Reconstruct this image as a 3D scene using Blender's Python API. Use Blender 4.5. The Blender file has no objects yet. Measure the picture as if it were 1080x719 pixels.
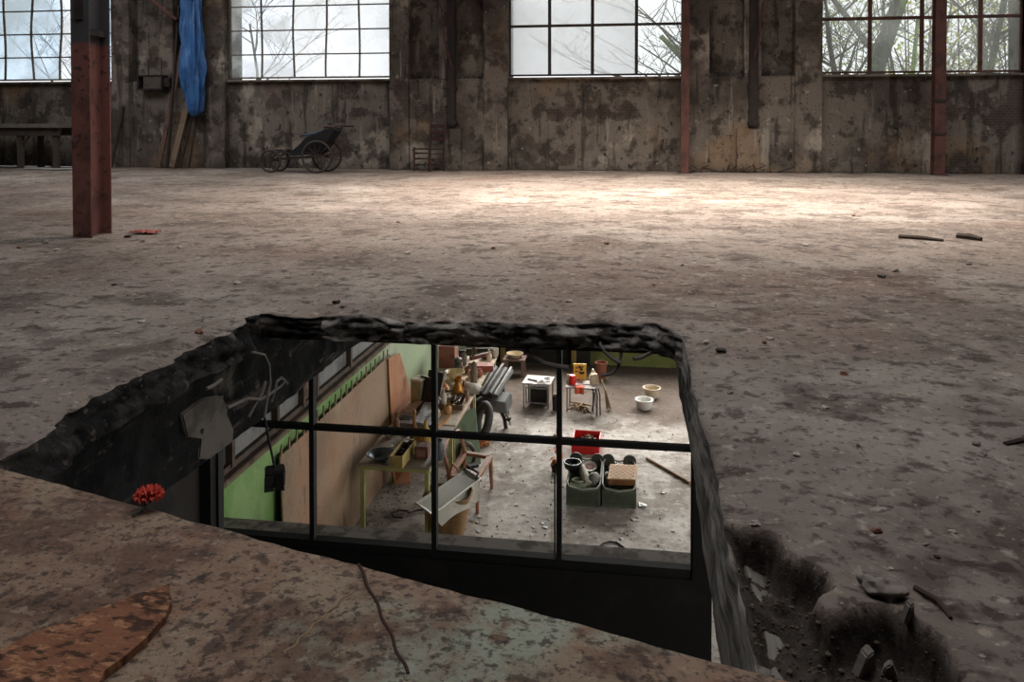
import bpy, bmesh, math, random
from mathutils import Vector, Matrix, noise, geometry
random.seed(7)
scn = bpy.context.scene
COL = scn.collection
PI = math.pi
# ------------------------------------------------------------------ camera maths
F = 868.0; HZ = 133.0; PITCH = math.radians(1.3); YAW = math.atan(132 / F); H = 0.9
PY = HZ + F * math.tan(PITCH)
def ray(px, py):
    u = (px - 540) / F; v = -(py - PY) / F
    f = math.cos(PITCH) + v * math.sin(PITCH); z = -math.sin(PITCH) + v * math.cos(PITCH)
    s, c = math.sin(YAW), math.cos(YAW)
    return Vector((u * c - f * s, u * s + f * c, z))
def at_z(px, py, z):
    d = ray(px, py); t = (z - H) / d.z; return Vector((d.x * t, d.y * t, z))
def at_Y(px, py, Y):
    d = ray(px, py); t = Y / d.y; return Vector((d.x * t, Y, H + d.z * t))
def at_X(px, py, X):
    d = ray(px, py); t = X / d.x; return Vector((X, d.y * t, H + d.z * t))
cam = bpy.data.cameras.new('camera'); co = bpy.data.objects.new('camera', cam); COL.objects.link(co)
co.location = (0, 0, H); co.rotation_euler = (PI / 2 - PITCH, 0, YAW)
cam.sensor_width = 36; cam.lens = F / 1080 * 36; cam.sensor_fit = 'HORIZONTAL'
cam.shift_y = -(359.5 - PY) / 1080; cam.clip_end = 300; cam.clip_start = 0.02
scn.camera = co
# ------------------------------------------------------------------ helpers
def sr(r, g, b):
    f = lambda c: (c / 255 / 12.92) if c / 255 <= .04045 else ((c / 255 + .055) / 1.055) ** 2.4
    return (f(r), f(g), f(b), 1)
def fbm(p, o=4, s=1.0):
    v = 0; a = .5; p = Vector(p) * s
    for _ in range(o):
        v += a * noise.noise(p); p = p * 2.03 + Vector((7.1, 3.3, 1.7)); a *= .5
    return v
class MB:
    """collects shapes that are linked as ONE mesh object"""
    def __init__(s): s.bm = bmesh.new()
    def _v(s, pts): return [s.bm.verts.new(p) for p in pts]
    def _f(s, vs):
        try: return s.bm.faces.new(vs)
        except ValueError: return None
    def box(s, x0, x1, y0, y1, z0, z1, rot=None, at=(0, 0, 0)):
        P = [(x, y, z) for z in (z0, z1) for y in (y0, y1) for x in (x0, x1)]
        if rot is not None:
            R = rot if isinstance(rot, Matrix) else Matrix.Rotation(rot, 3, 'Z')
            P = [R @ Vector(p) for p in P]
        v = s._v([Vector(p) + Vector(at) for p in P])
        for q in ((0, 2, 3, 1), (4, 5, 7, 6), (0, 1, 5, 4), (2, 6, 7, 3), (0, 4, 6, 2), (1, 3, 7, 5)): s._f([v[i] for i in q])
        return s
    def tube(s, path, r, n=8, cap=True):
        path = [Vector(p) for p in path]; m = len(path)
        rs = r if isinstance(r, (list, tuple)) else [r] * m
        rings = []; up = None
        for i, p in enumerate(path):
            t = (path[min(i + 1, m - 1)] - path[max(i - 1, 0)])
            if t.length < 1e-9: t = Vector((0, 0, 1))
            t.normalize()
            if up is None:
                up = t.orthogonal().normalized()
            else:
                up = (up - t * up.dot(t))
                up = up.normalized() if up.length > 1e-6 else t.orthogonal().normalized()
            w = t.cross(up)
            rings.append(s._v([p + (up * math.cos(2 * PI * k / n) + w * math.sin(2 * PI * k / n)) * rs[i] for k in range(n)]))
        for a, b in zip(rings, rings[1:]):
            for k in range(n): s._f([a[k], a[(k + 1) % n], b[(k + 1) % n], b[k]])
        if cap: s._f(rings[0][::-1]); s._f(rings[-1])
        return s
    def bar(s, p0, p1, w, h, up=(0, 0, 1)):
        """rectangular bar from p0 to p1"""
        p0 = Vector(p0); p1 = Vector(p1); t = (p1 - p0).normalized(); u = Vector(up)
        if abs(t.dot(u)) > .98: u = Vector((0, 1, 0))
        a = t.cross(u).normalized() * w / 2; b = a.cross(t).normalized() * h / 2
        v = s._v([p + i * a + j * b for p in (p0, p1) for i, j in ((-1, -1), (1, -1), (1, 1), (-1, 1))])
        for q in ((3, 2, 1, 0), (4, 5, 6, 7), (0, 1, 5, 4), (1, 2, 6, 5), (2, 3, 7, 6), (3, 0, 4, 7)): s._f([v[i] for i in q])
        return s
    def lathe(s, prof, n=24, at=(0, 0, 0), sx=1, sy=1, rot=None, rip=0, nr=8):
        at = Vector(at); rings = []
        for r, z in prof:
            if r < 1e-6:
                p = Vector((0, 0, z)); p = rot @ p if rot else p
                rings.append(s._v([p + at]))
            else:
                R = []
                for k in range(n):
                    a = 2 * PI * k / n; rr = r * (1 + rip * math.sin(nr * a))
                    p = Vector((rr * math.cos(a) * sx, rr * math.sin(a) * sy, z)); p = rot @ p if rot else p
                    R.append(p + at)
                rings.append(s._v(R))
        for a, b in zip(rings, rings[1:]):
            if len(a) == 1 and len(b) == 1: continue
            for k in range(n):
                k2 = (k + 1) % n
                if len(a) == 1: s._f([a[0], b[k2], b[k]])
                elif len(b) == 1: s._f([a[k], a[k2], b[0]])
                else: s._f([a[k], a[k2], b[k2], b[k]])
        return s
    def torus(s, c, R, r, axis='Z', n=32, m=8, sx=1, sy=1, rot=None):
        c = Vector(c); V = []
        for i in range(n):
            a = 2 * PI * i / n; row = []
            for j in range(m):
                b = 2 * PI * j / m
                x = (R + r * math.cos(b)) * math.cos(a) * sx; y = (R + r * math.cos(b)) * math.sin(a) * sy; z = r * math.sin(b)
                p = Vector((x, y, z)) if axis == 'Z' else (Vector((x, z, y)) if axis == 'Y' else Vector((z, x, y)))
                row.append((rot @ p if rot else p) + c)
            V.append(s._v(row))
        for i in range(n):
            for j in range(m): s._f([V[i][j], V[(i + 1) % n][j], V[(i + 1) % n][(j + 1) % m], V[i][(j + 1) % m]])
        return s
    def prism(s, pts, off):
        """polygon pts (3D) extruded by off"""
        off = Vector(off); a = s._v(pts); b = s._v([Vector(p) + off for p in pts]); n = len(pts)
        s._f(a); s._f(b[::-1])
        for k in range(n): s._f([a[k], b[k], b[(k + 1) % n], a[(k + 1) % n]])
        return s
    def sheet(s, fn, nu, nv, th=None):
        """grid surface fn(u,v)->point, given thickness along its normal"""
        g = [[Vector(fn(i / nu, j / nv)) for j in range(nv + 1)] for i in range(nu + 1)]
        A = [s._v(r) for r in g]
        for i in range(nu):
            for j in range(nv): s._f([A[i][j], A[i + 1][j], A[i + 1][j + 1], A[i][j + 1]])
        if th:
            B = []
            for i in range(nu + 1):
                row = []
                for j in range(nv + 1):
                    du = g[min(i + 1, nu)][j] - g[max(i - 1, 0)][j]; dv = g[i][min(j + 1, nv)] - g[i][max(j - 1, 0)]
                    nn = du.cross(dv); nn = nn.normalized() if nn.length > 1e-9 else Vector((0, 0, 1))
                    row.append(g[i][j] - nn * th)
                B.append(s._v(row))
            for i in range(nu):
                for j in range(nv): s._f([B[i][j], B[i][j + 1], B[i + 1][j + 1], B[i + 1][j]])
            for i in range(nu):
                s._f([A[i][0], B[i][0], B[i + 1][0], A[i + 1][0]]); s._f([A[i][nv], A[i + 1][nv], B[i + 1][nv], B[i][nv]])
            for j in range(nv):
                s._f([A[0][j], A[0][j + 1], B[0][j + 1], B[0][j]]); s._f([A[nu][j], B[nu][j], B[nu][j + 1], A[nu][j + 1]])
        return s
    def rock(s, c, r, seed, flat=.6, sub=2, fine=.2):
        k = bmesh.ops.create_icosphere(s.bm, subdivisions=sub, radius=1)
        for v in k['verts']:
            d = v.co.normalized(); q = r * (1 + .7 * noise.noise(d * 1.6 + Vector((seed * 3.7, seed, 1)))) * (1 + fine * noise.noise(d * 5 + Vector((seed, 2, 2))))
            v.co = Vector((d.x * q, d.y * q * .85, d.z * q * flat)) + Vector(c)
        return s
    def build(s, name, m, parent=None, bevel=0, smooth=False, loc=None, rotz=0):
        bmesh.ops.recalc_face_normals(s.bm, faces=s.bm.faces)
        if bevel:
            es = [e for e in s.bm.edges if len(e.link_faces) == 2 and e.calc_face_angle(0) > .5]
            bmesh.ops.bevel(s.bm, geom=es, offset=bevel, segments=2, affect='EDGES', clamp_overlap=True)
        me = bpy.data.meshes.new(name); s.bm.to_mesh(me); s.bm.free()
        if isinstance(m, (list, tuple)):
            for q in m: me.materials.append(q)
        else: me.materials.append(m)
        if smooth:
            me.polygons.foreach_set('use_smooth', [True] * len(me.polygons))
            try: me.set_sharp_from_angle(angle=math.radians(42))
            except Exception: pass
        o = bpy.data.objects.new(name, me); COL.objects.link(o)
        if parent: o.parent = parent
        if loc is not None: o.location = loc
        if rotz: o.rotation_euler = (0, 0, rotz)
        return o
def tag(o, label, cat, group=None):
    o['label'] = label; o['category'] = cat
    if group: o['group'] = group
    return o
def struct(o): o['kind'] = 'structure'; return o
def thing(name, label, cat, loc=(0, 0, 0), rotz=0, group=None):
    o = bpy.data.objects.new(name, None); COL.objects.link(o); o.empty_display_size = .1
    o.location = loc; o.rotation_euler = (0, 0, rotz)
    return tag(o, label, cat, group)
def dup(root, loc, rotz, label=None, scale=None):
    r = root.copy(); COL.objects.link(r); r.location = loc; r.rotation_euler = (0, 0, rotz)
    if label: r['label'] = label
    if scale: r.scale = (scale,) * 3
    for ch in list(root.children):
        c = ch.copy(); COL.objects.link(c); c.parent = r
        for g in ch.children:
            d = g.copy(); COL.objects.link(d); d.parent = c
    return r
def RX(a): return Matrix.Rotation(a, 3, 'X')
def RY(a): return Matrix.Rotation(a, 3, 'Y')
def RZ(a): return Matrix.Rotation(a, 3, 'Z')
# ------------------------------------------------------------------ materials
def mat(name, base, layers=(), rough=.85, bump=(), metal=0, coord='O', spec=.3, trans=0, alpha=1):
    """base colour, then layers (colour, scale, lo, hi, amount[, stretch]) masked by noise; bump = list of (scale, strength[, stretch])"""
    m = bpy.data.materials.new(name); m.use_nodes = True; nt = m.node_tree; N = nt.nodes; L = nt.links
    b = N['Principled BSDF']
    tc = N.new('ShaderNodeTexCoord') if coord == 'O' else N.new('ShaderNodeNewGeometry')
    src = tc.outputs['Object'] if coord == 'O' else tc.outputs['Position']
    def mapped(stretch, off):
        mp = N.new('ShaderNodeMapping'); L.new(src, mp.inputs[0]); mp.inputs['Scale'].default_value = stretch
        mp.inputs['Location'].default_value = (off * 1.37, off * .71, off * 2.1); return mp.outputs[0]
    def nz(scale, stretch, off, detail=6, ro=.6):
        t = N.new('ShaderNodeTexNoise'); t.inputs['Scale'].default_value = scale; t.inputs['Detail'].default_value = detail
        t.inputs['Roughness'].default_value = ro; L.new(mapped(stretch, off), t.inputs['Vector']); return t.outputs[0]
    cur = None
    rgb = N.new('ShaderNodeRGB'); rgb.outputs[0].default_value = base; cur = rgb.outputs[0]
    for i, ly in enumerate(layers):
        colr, sc, lo, hi, am = ly[:5]; st = ly[5] if len(ly) > 5 else (1, 1, 1)
        kind = ly[6] if len(ly) > 6 else 'noise'
        mr = N.new('ShaderNodeMapRange'); mr.interpolation_type = 'SMOOTHSTEP'
        mr.inputs['From Min'].default_value = lo; mr.inputs['From Max'].default_value = hi; mr.inputs['To Max'].default_value = am
        if kind == 'noise': L.new(nz(sc, st, i * 3.1 + len(name)), mr.inputs[0])
        elif kind == 'voronoi':
            t = N.new('ShaderNodeTexVoronoi'); t.inputs['Scale'].default_value = sc; L.new(mapped(st, i * 3.1), t.inputs['Vector']); L.new(t.outputs['Distance'], mr.inputs[0])
        elif kind == 'wave':
            t = N.new('ShaderNodeTexWave'); t.inputs['Scale'].default_value = sc; t.inputs['Distortion'].default_value = 3; t.inputs['Detail'].default_value = 3
            L.new(mapped(st, i), t.inputs['Vector']); L.new(t.outputs['Fac'], mr.inputs[0])
        elif kind == 'attr':
            t = N.new('ShaderNodeAttribute'); t.attribute_name = 'dirt'; L.new(t.outputs['Fac'], mr.inputs[0])
        elif kind == 'z':
            sp = N.new('ShaderNodeSeparateXYZ'); L.new(src, sp.inputs[0]); ad = N.new('ShaderNodeMath'); ad.operation = 'MULTIPLY_ADD'
            ad.inputs[1].default_value = st[0]; L.new(nz(sc, (1, 1, 1), i), ad.inputs[0]); L.new(sp.outputs[2], ad.inputs[2]); L.new(ad.outputs[0], mr.inputs[0])
        elif kind == 'y':
            sp = N.new('ShaderNodeSeparateXYZ'); L.new(src, sp.inputs[0]); ad = N.new('ShaderNodeMath'); ad.operation = 'MULTIPLY_ADD'
            ad.inputs[1].default_value = st[0]; L.new(nz(sc, (1, 1, 1), i), ad.inputs[0]); L.new(sp.outputs[1], ad.inputs[2]); L.new(ad.outputs[0], mr.inputs[0])
        mx = N.new('ShaderNodeMix'); mx.data_type = 'RGBA'; L.new(mr.outputs[0], mx.inputs[0]); L.new(cur, mx.inputs[6])
        if kind == 'brick' or colr is None: pass
        mx.inputs[7].default_value = colr; cur = mx.outputs[2]
    L.new(cur, b.inputs['Base Color'])
    b.inputs['Roughness'].default_value = rough; b.inputs['Metallic'].default_value = metal
    b.inputs['Specular IOR Level'].default_value = spec
    if trans: b.inputs['Transmission Weight'].default_value = trans
    prev = None
    for i, bp in enumerate(bump):
        sc, stg = bp[:2]; st = bp[2] if len(bp) > 2 else (1, 1, 1)
        bn = N.new('ShaderNodeBump'); bn.inputs['Strength'].default_value = stg; bn.inputs['Distance'].default_value = .25 / sc
        L.new(nz(sc, st, 9 + i, 8, .65), bn.inputs['Height'])
        if prev: L.new(prev, bn.inputs['Normal'])
        prev = bn.outputs[0]
    if prev: L.new(prev, b.inputs['Normal'])
    m['nt'] = 1
    return m
def brickify(m, mortar, brick, scale, lo, hi, amount, nscale):
    """lay brickwork, in world x-z, where a noise mask says the render has fallen away"""
    nt = m.node_tree; N = nt.nodes; L = nt.links; b = N['Principled BSDF']
    geo = N.new('ShaderNodeNewGeometry'); sp = N.new('ShaderNodeSeparateXYZ'); L.new(geo.outputs['Position'], sp.inputs[0])
    cb = N.new('ShaderNodeCombineXYZ'); L.new(sp.outputs[0], cb.inputs[0]); L.new(sp.outputs[2], cb.inputs[1])
    bt = N.new('ShaderNodeTexBrick'); bt.inputs['Scale'].default_value = scale; bt.inputs['Mortar Size'].default_value = .018
    bt.inputs['Color1'].default_value = brick; bt.inputs['Color2'].default_value = tuple(c * .6 for c in brick[:3]) + (1,); bt.inputs['Mortar'].default_value = mortar
    L.new(cb.outputs[0], bt.inputs['Vector'])
    nzt = N.new('ShaderNodeTexNoise'); nzt.inputs['Scale'].default_value = nscale; nzt.inputs['Detail'].default_value = 7; L.new(geo.outputs['Position'], nzt.inputs['Vector'])
    mr = N.new('ShaderNodeMapRange'); mr.interpolation_type = 'SMOOTHSTEP'; mr.inputs['From Min'].default_value = lo; mr.inputs['From Max'].default_value = hi; mr.inputs['To Max'].default_value = amount
    L.new(nzt.outputs[0], mr.inputs[0])
    old = b.inputs['Base Color'].links[0].from_socket
    mx = N.new('ShaderNodeMix'); mx.data_type = 'RGBA'; L.new(mr.outputs[0], mx.inputs[0]); L.new(old, mx.inputs[6]); L.new(bt.outputs[0], mx.inputs[7]); L.new(mx.outputs[2], b.inputs['Base Color'])
def glass(name, tint, film, lo, hi, amount, scale=2.0, basef=0.0):
    """thin dusty window pane: clear glass under a noisy film of grime and, on clear panes, sky haze that scatters the daylight"""
    m = bpy.data.materials.new(name); m.use_nodes = True; nt = m.node_tree; N = nt.nodes; L = nt.links
    N.remove(N['Principled BSDF']); out = N['Material Output']
    tr = N.new('ShaderNodeBsdfTransparent'); tr.inputs[0].default_value = tint
    tl = N.new('ShaderNodeBsdfTranslucent'); tl.inputs[0].default_value = film
    geo = N.new('ShaderNodeNewGeometry'); nzt = N.new('ShaderNodeTexNoise'); nzt.inputs['Scale'].default_value = scale; nzt.inputs['Detail'].default_value = 6
    L.new(geo.outputs['Position'], nzt.inputs['Vector'])
    mr = N.new('ShaderNodeMapRange'); mr.interpolation_type = 'SMOOTHSTEP'; mr.inputs['From Min'].default_value = lo; mr.inputs['From Max'].default_value = hi
    mr.inputs['To Min'].default_value = basef; mr.inputs['To Max'].default_value = amount; L.new(nzt.outputs[0], mr.inputs[0])
    mx = N.new('ShaderNodeMixShader'); L.new(mr.outputs[0], mx.inputs[0]); L.new(tr.outputs[0], mx.inputs[1]); L.new(tl.outputs[0], mx.inputs[2])
    gl = N.new('ShaderNodeBsdfGlossy'); gl.inputs['Roughness'].default_value = .08
    mx2 = N.new('ShaderNodeMixShader'); mx2.inputs[0].default_value = .04; L.new(mx.outputs[0], mx2.inputs[1]); L.new(gl.outputs[0], mx2.inputs[2])
    L.new(mx2.outputs[0], out.inputs[0]); return m
def plain(name, rgb, rough=.75, var=.25, sc=9, metal=0, spec=.3, bump=.15):
    c = sr(*rgb); d = tuple(x * (1 - var * 1.6 if var * 1.6 < 1 else .1) for x in c[:3]) + (1,); l = tuple(min(1, x * (1 + var)) for x in c[:3]) + (1,)
    return mat(name, c, [(d, sc, .5, .68, .85), (l, sc * 2.3, .55, .75, .6)], rough, [(sc * 4, bump)], metal, 'O', spec)
# ------------------------------------------------------------------ the setting
YW = 16.62                       # far wall of the upper hall
HX0, HX1, HY0, HY1 = -1.78, 0.20, 0.75, 3.82     # hole in the upper floor
ZL = -3.6                        # lower floor
m_floor = mat('dirty_concrete_floor', sr(124, 112, 104), [
    (sr(96, 85, 77), .8, .42, .62, .7), (sr(152, 143, 134), .7, .5, .66, .65), (sr(70, 59, 52), 2.3, .5, .63, .7),
    (sr(104, 78, 64), .28, .52, .66, .4), (sr(136, 126, 117), 5, .54, .64, .6), (sr(54, 45, 39), 9, .54, .64, .75), (sr(172, 158, 145), 17, .58, .68, .6), (sr(42, 35, 31), 30, .55, .64, .6), (sr(176, 164, 150), 60, .62, .7, .6), (sr(46, 39, 34), 3.7, .62, .7, .8, (1, 1.8, 1)),
    (sr(40, 34, 30), 1, .0, .6, .85, (1, 1, 1), 'attr')], .88, [(7, .5), (38, .65), (110, .5)], coord='P', spec=.2)
m_edge = mat('broken_concrete_edge', sr(158, 152, 146), [(sr(62, 58, 55), 3, .42, .6, .8), (sr(150, 142, 134), 7, .54, .68, .6), (sr(34, 32, 31), 13, .52, .64, .85), (sr(110, 104, 100), 34, .6, .7, .6)], .95, [(12, 1.0), (40, 1.0)], coord='P', spec=.15)
m_joist = mat('tarred_joist', sr(26, 25, 25), [(sr(12, 12, 12), 4, .4, .6, .85), (sr(84, 79, 74), 3.3, .56, .68, .7), (sr(74, 68, 63), 7, .56, .68, .7, (1, .25, 2.0)), (sr(96, 90, 84), 16, .6, .7, .6, (1, .5, 1)), (sr(10, 10, 10), 9, .52, .62, .8)], .95, [(10, .8), (40, .4)], coord='P', spec=.1)
m_tarred = mat('tarred_slab_edge', sr(46, 43, 41), [(sr(18, 17, 17), 4, .42, .58, .85), (sr(92, 84, 77), 5, .55, .67, .7), (sr(14, 13, 13), 12, .5, .62, .85), (sr(104, 96, 88), 26, .6, .7, .6)], .95, [(12, 1.0), (40, 1.0)], coord='P', spec=.15)
m_oldbeam = mat('weathered_grey_joist', sr(128, 122, 116), [(sr(66, 62, 58), 6, .48, .64, .75, (1, .12, 2)), (sr(166, 160, 152), 10, .55, .7, .6, (1, .1, 2)), (sr(26, 24, 23), 2.2, .52, .66, .85)], .9, [(14, .8, (1, .12, 2)), (50, .3)], coord='P', spec=.2)
m_wall = mat('stained_plaster', sr(116, 107, 98), [
    (sr(74, 67, 61), .9, .44, .6, .8), (sr(164, 154, 141), .8, .55, .63, .75, (1, 1, .8)), (sr(56, 50, 45), 2.6, .5, .62, .8), (sr(132, 108, 84), .5, .56, .66, .6),
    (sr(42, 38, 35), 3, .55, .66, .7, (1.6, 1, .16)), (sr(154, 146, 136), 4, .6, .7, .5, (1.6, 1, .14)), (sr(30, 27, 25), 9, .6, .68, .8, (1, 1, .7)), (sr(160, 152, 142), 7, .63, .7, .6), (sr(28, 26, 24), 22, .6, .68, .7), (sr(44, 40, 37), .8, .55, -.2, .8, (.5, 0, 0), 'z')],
    .93, [(5, .5), (24, .7)], coord='P', spec=.15)
brickify(m_wall, sr(92, 84, 76), sr(70, 57, 50), 5.0, .58, .63, .7, 1.3)
m_dark = mat('dark_plaster', sr(52, 48, 45), [(sr(30, 28, 27), 1.5, .45, .6, .7)], .95, [(8, .3)], coord='P')
m_ceil = mat('grey_roof_boards', sr(90, 85, 80), [(sr(50, 47, 44), 2, .45, .6, .7)], .9, [(8, .3)], coord='P')
m_wframe = mat('rusty_painted_window_frame', sr(112, 104, 94), [(sr(76, 58, 46), 6, .48, .62, .8), (sr(168, 158, 142), 9, .58, .7, .6)], .7, [(30, .3)], coord='P')
m_wdark = mat('dark_rusty_window_bar', sr(62, 56, 53), [(sr(92, 64, 50), 5, .52, .66, .7)], .75, [(30, .3)], coord='P')
m_wbrown = mat('brown_window_bar', sr(92, 62, 50), [(sr(56, 42, 36), 6, .48, .62, .8)], .7, [(30, .3)], coord='P')
g_frost = glass('frosted_pane', (.97, .98, .99, 1), (.98, .98, .99, 1), .3, .6, .36, .8, .2)
g_milky = glass('milky_pane', (.97, .98, .99, 1), (.99, .99, .99, 1), .3, .6, .6, .8, .48)
g_dusty = glass('dusty_pane', (.93, .96, 1, 1), (.95, .95, .92, 1), .42, .66, .5, 1.3, .14)
g_blue = glass('bluish_pane', (.82, .9, .97, 1), (.8, .86, .9, 1), .4, .62, .8, .9, .15)
g_clear = glass('clear_dusty_hazed_pane', (.96, .98, .97, 1), (.95, .96, .9, 1), .4, .75, .26, 1.0, .12)  # film brightens the panes to stand in for sky glare and haze

# ---- upper floor slab with the ragged hole
def rim_points():
    pts = []
    def seg(a, b, st, amp, nrm):
        a = Vector(a); b = Vector(b); n = max(2, int((b - a).length / st))
        for i in range(n):
            p = a.lerp(b, i / n); k = fbm((p.x, p.y, 3.1), 3, 1.7) * amp + fbm((p.x, p.y, 9.1), 5, 9) * amp * .5
            pts.append(Vector((p.x + nrm[0] * k, p.y + nrm[1] * k)))
    seg((HX0, HY0), (HX0, HY1 - .06), .022, .13, (1, 0)); seg((HX0 + .02, HY1 - .06), (HX1 - .14, HY1), .02, .06, (0, 1))
    seg((HX1 - .12, HY1 - .01), (HX1, HY1 - .2), .02, .03, (1, 1)); seg((HX1, HY1 - .22), (HX1, HY0), .02, .028, (1, 0)); seg((HX1, HY0), (HX0, HY0), .1, .05, (0, 1))
    return pts
RIM = rim_points()
def inside(p, poly):
    c = False; j = len(poly) - 1
    for i in range(len(poly)):
        a, b = poly[i], poly[j]
        if (a.y > p[1]) != (b.y > p[1]) and p[0] < (b.x - a.x) * (p[1] - a.y) / (b.y - a.y) + a.x: c = not c
        j = i
    return c
def rimdist(x, y):
    dx = max(HX0 - x, 0, x - HX1); dy = max(HY0 - y, 0, y - HY1); return math.hypot(dx, dy)
CR = [Vector((p.x, p.y)) for p in (at_z(776, 549, 0), at_z(812, 566, 0), at_z(846, 594, 0), at_z(868, 622, 0), at_z(888, 645, 0), at_z(938, 640, 0), at_z(975, 662, 0), at_z(1003, 700, 0), at_z(1025, 770, 0), at_z(985, 900, 0), at_z(800, 900, 0))]
CR[0].x = HX1 - .0; CR[-1].x = HX1 - .0
def segd(p, a, b):
    ab = b - a; t = max(0, min(1, (p - a).dot(ab) / ab.length_squared)); return (p - a - ab * t).length
def crater(x, y):
    if not (HX1 - .1 < x < 1.2 and .6 < y < 2.1): return 0
    p = Vector((x + .05 * noise.noise((x * 9, y * 9, 0)), y + .05 * noise.noise((x * 9, y * 9, 5))))
    if not inside(p, CR): return 0
    d = min(segd(p, CR[i], CR[i + 1]) for i in range(len(CR) - 2))
    return min(1, d / .02)
def floor_z(x, y):
    z = .012 * fbm((x, y, 0), 3, .9) + .012 * fbm((x, y, 4), 4, 3.5)
    near = max(0, 1 - max(0, math.hypot(x, y - 2) - 2) / 4)
    z += near * .012 * fbm((x, y, 8), 4, 13)
    d = rimdist(x, y); z -= (.035 if x < 0 or y > HY1 - .1 else .02) * math.exp(-(d / .06) ** 2) * (.6 + .8 * noise.noise((x * 3, y * 3, 1)))
    c = crater(x, y)
    if c: z -= c * (.085 + .05 * fbm((x, y, 2), 4, 5) + .06 * fbm((x, y, 7), 4, 20)) * min(1, max(.15, (x - HX1) / .05))
    if y > YW - .3 or x < -15: z *= .2
    return z
def make_floor():
    pts = [p.copy() for p in RIM]; n0 = len(pts); edges = [(i, (i + 1) % n0) for i in range(n0)]
    X0, X1, Y0, Y1 = -17.0, 14.0, -6.0, YW + .02
    b0 = len(pts); pts += [Vector(q) for q in ((X0, Y0), (X1, Y0), (X1, Y1), (X0, Y1))]; edges += [(b0 + i, b0 + (i + 1) % 4) for i in range(4)]
    rnd = random.Random(3)
    def grid(x0, x1, y0, y1, st, skip=None):
        nx = int((x1 - x0) / st); ny = int((y1 - y0) / st)
        for i in range(nx + 1):
            for j in range(ny + 1):
                x = x0 + i * st + rnd.uniform(-.3, .3) * st; y = y0 + j * st + rnd.uniform(-.3, .3) * st
                if skip and skip[0] < x < skip[1] and skip[2] < y < skip[3]: continue
                if not (X0 + .02 < x < X1 - .02 and Y0 + .02 < y < Y1 - .02): continue
                if inside((x, y), RIM): continue
                if HX0 - .2 < x < HX1 + .2 and HY0 - .2 < y < HY1 + .2 and min((Vector((x, y)) - r).length_squared for r in RIM) < (.018) ** 2: continue
                pts.append(Vector((x, y)))
    grid(.15, .75, 1.0, 2.0, .009); grid(.15, 1.3, .9, 2.1, .025, (.15, .75, 1.0, 2.0)); grid(HX0 - .3, HX1 + .3, 1.6, HY1 + .3, .035, (.15, 1.3, .9, 2.1))
    grid(-4, 4, .9, 6.5, .07, (HX0 - .3, 1.3, .9, HY1 + .3)); grid(-12, 8, 6.5, YW, .3); grid(X0, X1, Y0, Y1, .8, (-4, 4, .9, YW))
    vs, es, fs, *_ = geometry.delaunay_2d_cdt(pts, edges, [], 0, 1e-5)
    mb = MB(); bm = mb.bm; V = [bm.verts.new((v.x, v.y, floor_z(v.x, v.y))) for v in vs]
    for f in fs:
        c = sum((vs[i] for i in f), Vector((0, 0))) / 3
        if inside(c, RIM): continue
        try: bm.faces.new([V[i] for i in f])
        except ValueError: pass
    # the broken thickness of the slab, falling away under the rim
    bm.verts.index_update(); rows = []
    top = [min(V[:n0 * 2], key=lambda v: (v.co.x - p.x) ** 2 + (v.co.y - p.y) ** 2) for p in RIM]
    c0 = Vector(((HX0 + HX1) / 2, (HY0 + HY1) / 2)); K = 12
    for k in range(1, K + 1):
        row = []
        for i, p in enumerate(RIM):
            t = k / K; zb = -.13 + .012 * fbm((p.x, p.y, 0), 3, 5)
            q = p.copy(); a = RIM[i - 1]; b = RIM[(i + 1) % n0]; nrm = Vector((b.y - a.y, -(b.x - a.x))); nrm.normalize()
            far = 1 if p.y > HY1 - .25 else .35
            dis = far * (.03 * math.sin(t * PI * .8) + .05 * fbm((p.x * .8, p.y, t * .5), 3, 4) + .06 * fbm((p.x, p.y, t * .4), 5, 15)) - .01
            q -= nrm * (-dis)
            if p.y <= HY1 - .25: q = p - nrm * (-.045 * fbm((p.x, p.y, t * .3), 5, 11) * (1 if p.x < -1 else .35) - (.05 if p.x < -1 else .012) * t)
            row.append(bm.verts.new((q.x, q.y, top[i].co.z + (zb - top[i].co.z) * t)))
        rows.append(row)
    prev = top
    for row in rows:
        for i in range(n0):
            j = (i + 1) % n0
            if prev[i] is prev[j]: continue
            f = mb._f([prev[i], row[i], row[j], prev[j]])
            if f: f.material_index = 2 if RIM[i].x > HX1 - .09 and RIM[i].y < HY1 - .2 else (3 if RIM[i].x < -1.5 else 1)
        prev = row
    me = bpy.data.meshes.new('floor'); bm.to_mesh(me); bm.free(); me.materials.append(m_floor); me.materials.append(m_edge); me.materials.append(m_oldbeam); me.materials.append(m_tarred)
    at = me.attributes.new('dirt', 'FLOAT', 'POINT')
    at.data.foreach_set('value', [crater(v.co.x, v.co.y) if v.co.x > .1 else 0 for v in me.vertices])
    me.polygons.foreach_set('use_smooth', [True] * len(me.polygons))
    # face normals up
    o = bpy.data.objects.new('floor', me); COL.objects.link(o); return struct(o)
make_floor()
# underside of the slab (ceiling of the lower workshop)
mb = MB()
for q in ((-17, HX0 - .12, -6, YW), (HX1 + .12, 14, -6, YW), (HX0 - .12, HX1 + .12, HY1 + .12, YW), (HX0 - .12, HX1 + .12, -6, HY0 - .15)): mb.box(*q, -.18, -.13)
struct(mb.build('ceiling_lower', m_dark))
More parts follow.
